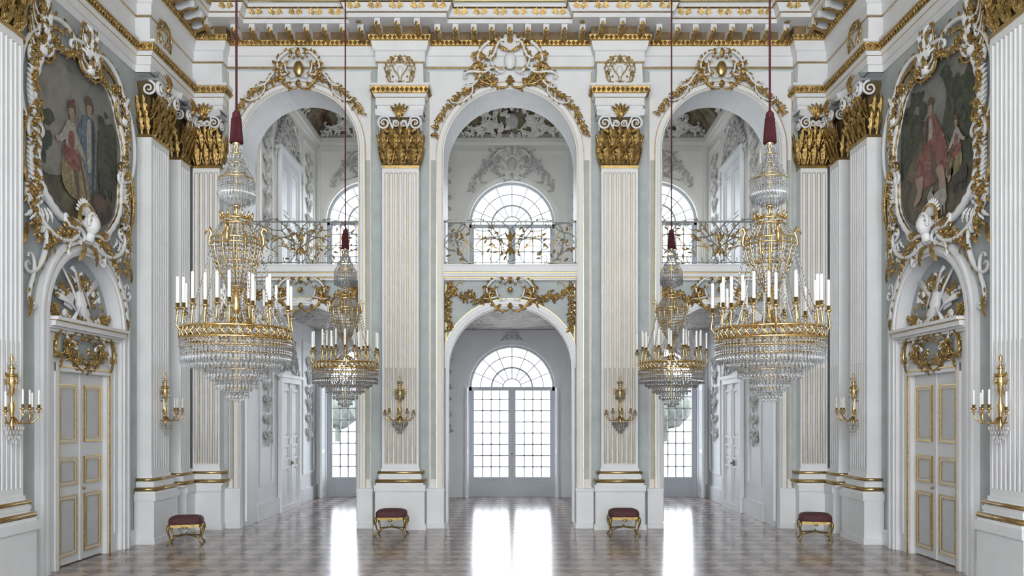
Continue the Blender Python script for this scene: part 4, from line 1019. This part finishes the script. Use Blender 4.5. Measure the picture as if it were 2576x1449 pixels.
# ---------------------------------------------------------------- sconces
def sconce(candles):
    b=MB(True)
    lathe(b,[(r*.72,z) for r,z in [(0,-.36),(.03,-.33),(.045,-.28),(.02,-.22),(.035,-.15),(.06,-.05),(.025,.02),(.02,.08),(.05,.14),(.085,.24),(.075,.33),(.03,.38),(.045,.42),(.02,.46),(.015,.50),(.035,.54),(.0,.60)]],BRONZE,12,(0,-.08))
    for z,r in ((.33,.085),(.24,.09),(.42,.05)):
        lathe(b,[(r*.8,z-.008),(r*.8+.01,z),(r*.8,z+.008)],BRONZE,14,(0,-.08))
    for i in range(12):
        a=2*pi*i/12; crys(b,.085*cos(a),-.08+.085*sin(a),.32,.012,.07); crys(b,.05*cos(a),-.08+.05*sin(a),.50,.010,.06); crys(b,.08*cos(a),-.08+.08*sin(a),.23,.012,.10)
    for s in (-1,1):
        tube(b,[(s*.06,-.08,.33),(s*.12,-.08,.36),(s*.12,-.08,.27),(s*.07,-.08,.22)],[.008,.010,.008,.005],BRONZE,ref=(0,1,0),seg=6)
    for i,a in enumerate((-1.25,-.62,0,.62,1.25)):
        rr=.29 if i!=2 else .22; dx,dy=sin(a),-cos(a); zc=-.10 if abs(a)>1 else -.07
        pts=[(0.02,-.18),(.10,-.26),(.22,-.25),(rr,-.18),(rr,zc-.03)]
        tube(b,[(dx*r,-.08+dy*r,z) for r,z in pts],[.009,.010,.010,.009,.010],BRONZE,ref=(-dy,dx,0),seg=6)
        c=(dx*rr,-.08+dy*rr)
        lathe(b,[(0,zc-.06),(.02,zc-.045),(.012,zc-.03),(.034,zc-.01),(.036,zc),(.018,zc+.002),(.020,zc+.045),(.012,zc+.045)],BRONZE,10,c)
        if candles: lathe(b,[(.012,zc+.01),(.012,zc+.22),(0,zc+.23)],CANDLE,8,c)
        for k in range(6): aa=2*pi*k/6; crys(b,c[0]+.032*cos(aa),c[1]+.032*sin(aa),zc-.01,.009,.06)
    for rr,z,n in ((.15,-.28,20),(.12,-.33,16),(.08,-.39,12),(.04,-.44,8)):
        lathe(b,[(rr-.006,z),(rr+.006,z)],BRONZE,18,(0,-.10))
        for i in range(n): a=2*pi*i/n; crys(b,rr*cos(a),-.10+rr*.6*sin(a),z,.011,.08)
    tube(b,[(0,-.08,-.2),(0,-.1,-.42)],.008,BRONZE,ref=(1,0,0),seg=6)
    tube(b,[(0,.0,.1),(0,-.08,.1)],.012,BRONZE,ref=(1,0,0),seg=6); tube(b,[(0,.0,-.25),(0,-.08,-.25)],.012,BRONZE,ref=(1,0,0),seg=6)
    return b.mesh('sconce')
SM=sconce(True); SN=sconce(False)
for x in (-2.12,2.12): place(SN,'crystal_sconce',(x,YF-.25,2.36))
for y in (10.25,14.72): place(SM,'crystal_sconce',(-X1,y,2.36),pi/2); place(SM,'crystal_sconce',(X1,y,2.36),-pi/2)
# ---------------------------------------------------------------- stools
def stool():
    b=MB(True); hx,hy=.27,.21
    N=32; lv=[(.98,.335),(1.02,.36),(1.03,.40),(1.0,.435),(.90,.462),(.70,.48),(.4,.488),(.05,.49)]; vs=[];fs=[]
    for k,z in lv:
        for j in range(N):
            a=2*pi*j/N; c,s=cos(a),sin(a); q=(abs(c)**5+abs(s)**5)**(-1/5.); vs.append((hx*k*q*c,hy*k*q*s,z))
    for i in range(len(lv)-1):
        for j in range(N): k=(j+1)%N; fs.append((i*N+j,i*N+k,(i+1)*N+k,(i+1)*N+j))
    fs.append(tuple((len(lv)-1)*N+j for j in range(N))); fs.append(tuple(range(N))[::-1]); b.add(vs,fs,STOOLR,True)
    for j in range(44):
        a=2*pi*j/44; c,s=cos(a),sin(a); q=(abs(c)**5+abs(s)**5)**(-1/5.); ball(b,(hx*1.01*q*c,hy*1.01*q*s,.345),.006,STOOLG,5,4)
    for sx in (-1,1):
        for sy in (-1,1):
            r=(sx*.79,sy*.61); x,y=sx*(hx-.02),sy*(hy-.02); pts=[(0,.34),(.02,.29),(.025,.24),(.0,.17),(-.025,.10),(-.015,.05),(.02,.02),(.035,.012)]
            tube(b,[(x+r[0]*t,y+r[1]*t,z) for t,z in pts],[.030,.030,.022,.015,.013,.013,.018,.011],STOOLG,ref=(-r[1],r[0],0),seg=8)
            ball(b,(x+r[0]*.03,y+r[1]*.03,.014),(.02,.02,.013),STOOLG,7,5)
    for s in (-1,1):
        K=10
        for (ax,L,off) in (('x',hx,s*(hy-.01)),('y',hy,s*(hx-.01))):
            vs=[];fs=[]
            for i in range(K+1):
                t=-1+2*i/K; zz=.285+.04*abs(cos(t*pi))*.6
                for z in (.345,zz):
                    for w in (-.01,.01): vs.append((t*(L-.02),off+w,z) if ax=='x' else (off+w,t*(L-.02),z))
            for i in range(K):
                q=i*4; fs+=[(q,q+4,q+6,q+2),(q+1,q+3,q+7,q+5),(q+2,q+6,q+7,q+3),(q,q+1,q+5,q+4)]
            b.add(vs,fs,STOOLG)
        ball(b,(0,s*(hy+.0),.29),(.04,.012,.025),STOOLG,8,5)
    for s in (-1,1):
        tube(b,[(-hx+.03,s*(hy-.03),.11),(-.10,s*.05,.14),(0,0,.15),(.10,-s*.05,.14),(hx-.03,-s*(hy-.03),.11)],.012,STOOLG,ref=(0,0,1),seg=6)
    ball(b,(0,0,.17),(.022,.022,.028),STOOLG,8,6)
    return b.mesh('stool')
ST=stool()
for x,y,rz in ((-2.17,15.35,0),(2.10,15.40,0),(-5.55,14.35,.25),(5.40,14.75,-.25)): place(ST,'tabouret_stool',(x,y,0),rz)
# ---------------------------------------------------------------- light
w=bpy.data.worlds.new('sky'); SC.world=w; w.use_nodes=True; nt=w.node_tree; bg=nt.nodes['Background']
bg.inputs[0].default_value=(.87,.935,1.0,1); bg.inputs[1].default_value=8.0
def area(name,loc,rot,sx,sy,power,col):
    l=bpy.data.lights.new(name,'AREA'); l.shape='RECTANGLE'; l.size=sx; l.size_y=sy; l.energy=power; l.color=col
    o=bpy.data.objects.new(name,l); SC.collection.objects.link(o); o.location=loc; o.rotation_euler=rot; return o
area('hall_fill_light',(0,-2.6,7.5),(math.radians(88),0,0),11,8,800,(1,.97,.93))  # added fill lamp behind the camera, brightens the hall beyond its windows
# ---------------------------------------------------------------- camera
cam=bpy.data.cameras.new('camera'); co=bpy.data.objects.new('camera',cam); SC.collection.objects.link(co)
co.location=(.13,0,2.2); co.rotation_euler=(pi/2,0,0); cam.sensor_width=36; cam.lens=2100/2576*36
cam.shift_x=-12/2576; cam.shift_y=(1045-724.5)/2576; cam.clip_end=500
SC.camera=co
SC.view_settings.view_transform='Standard'; SC.view_settings.look='None'; SC.view_settings.exposure=.18
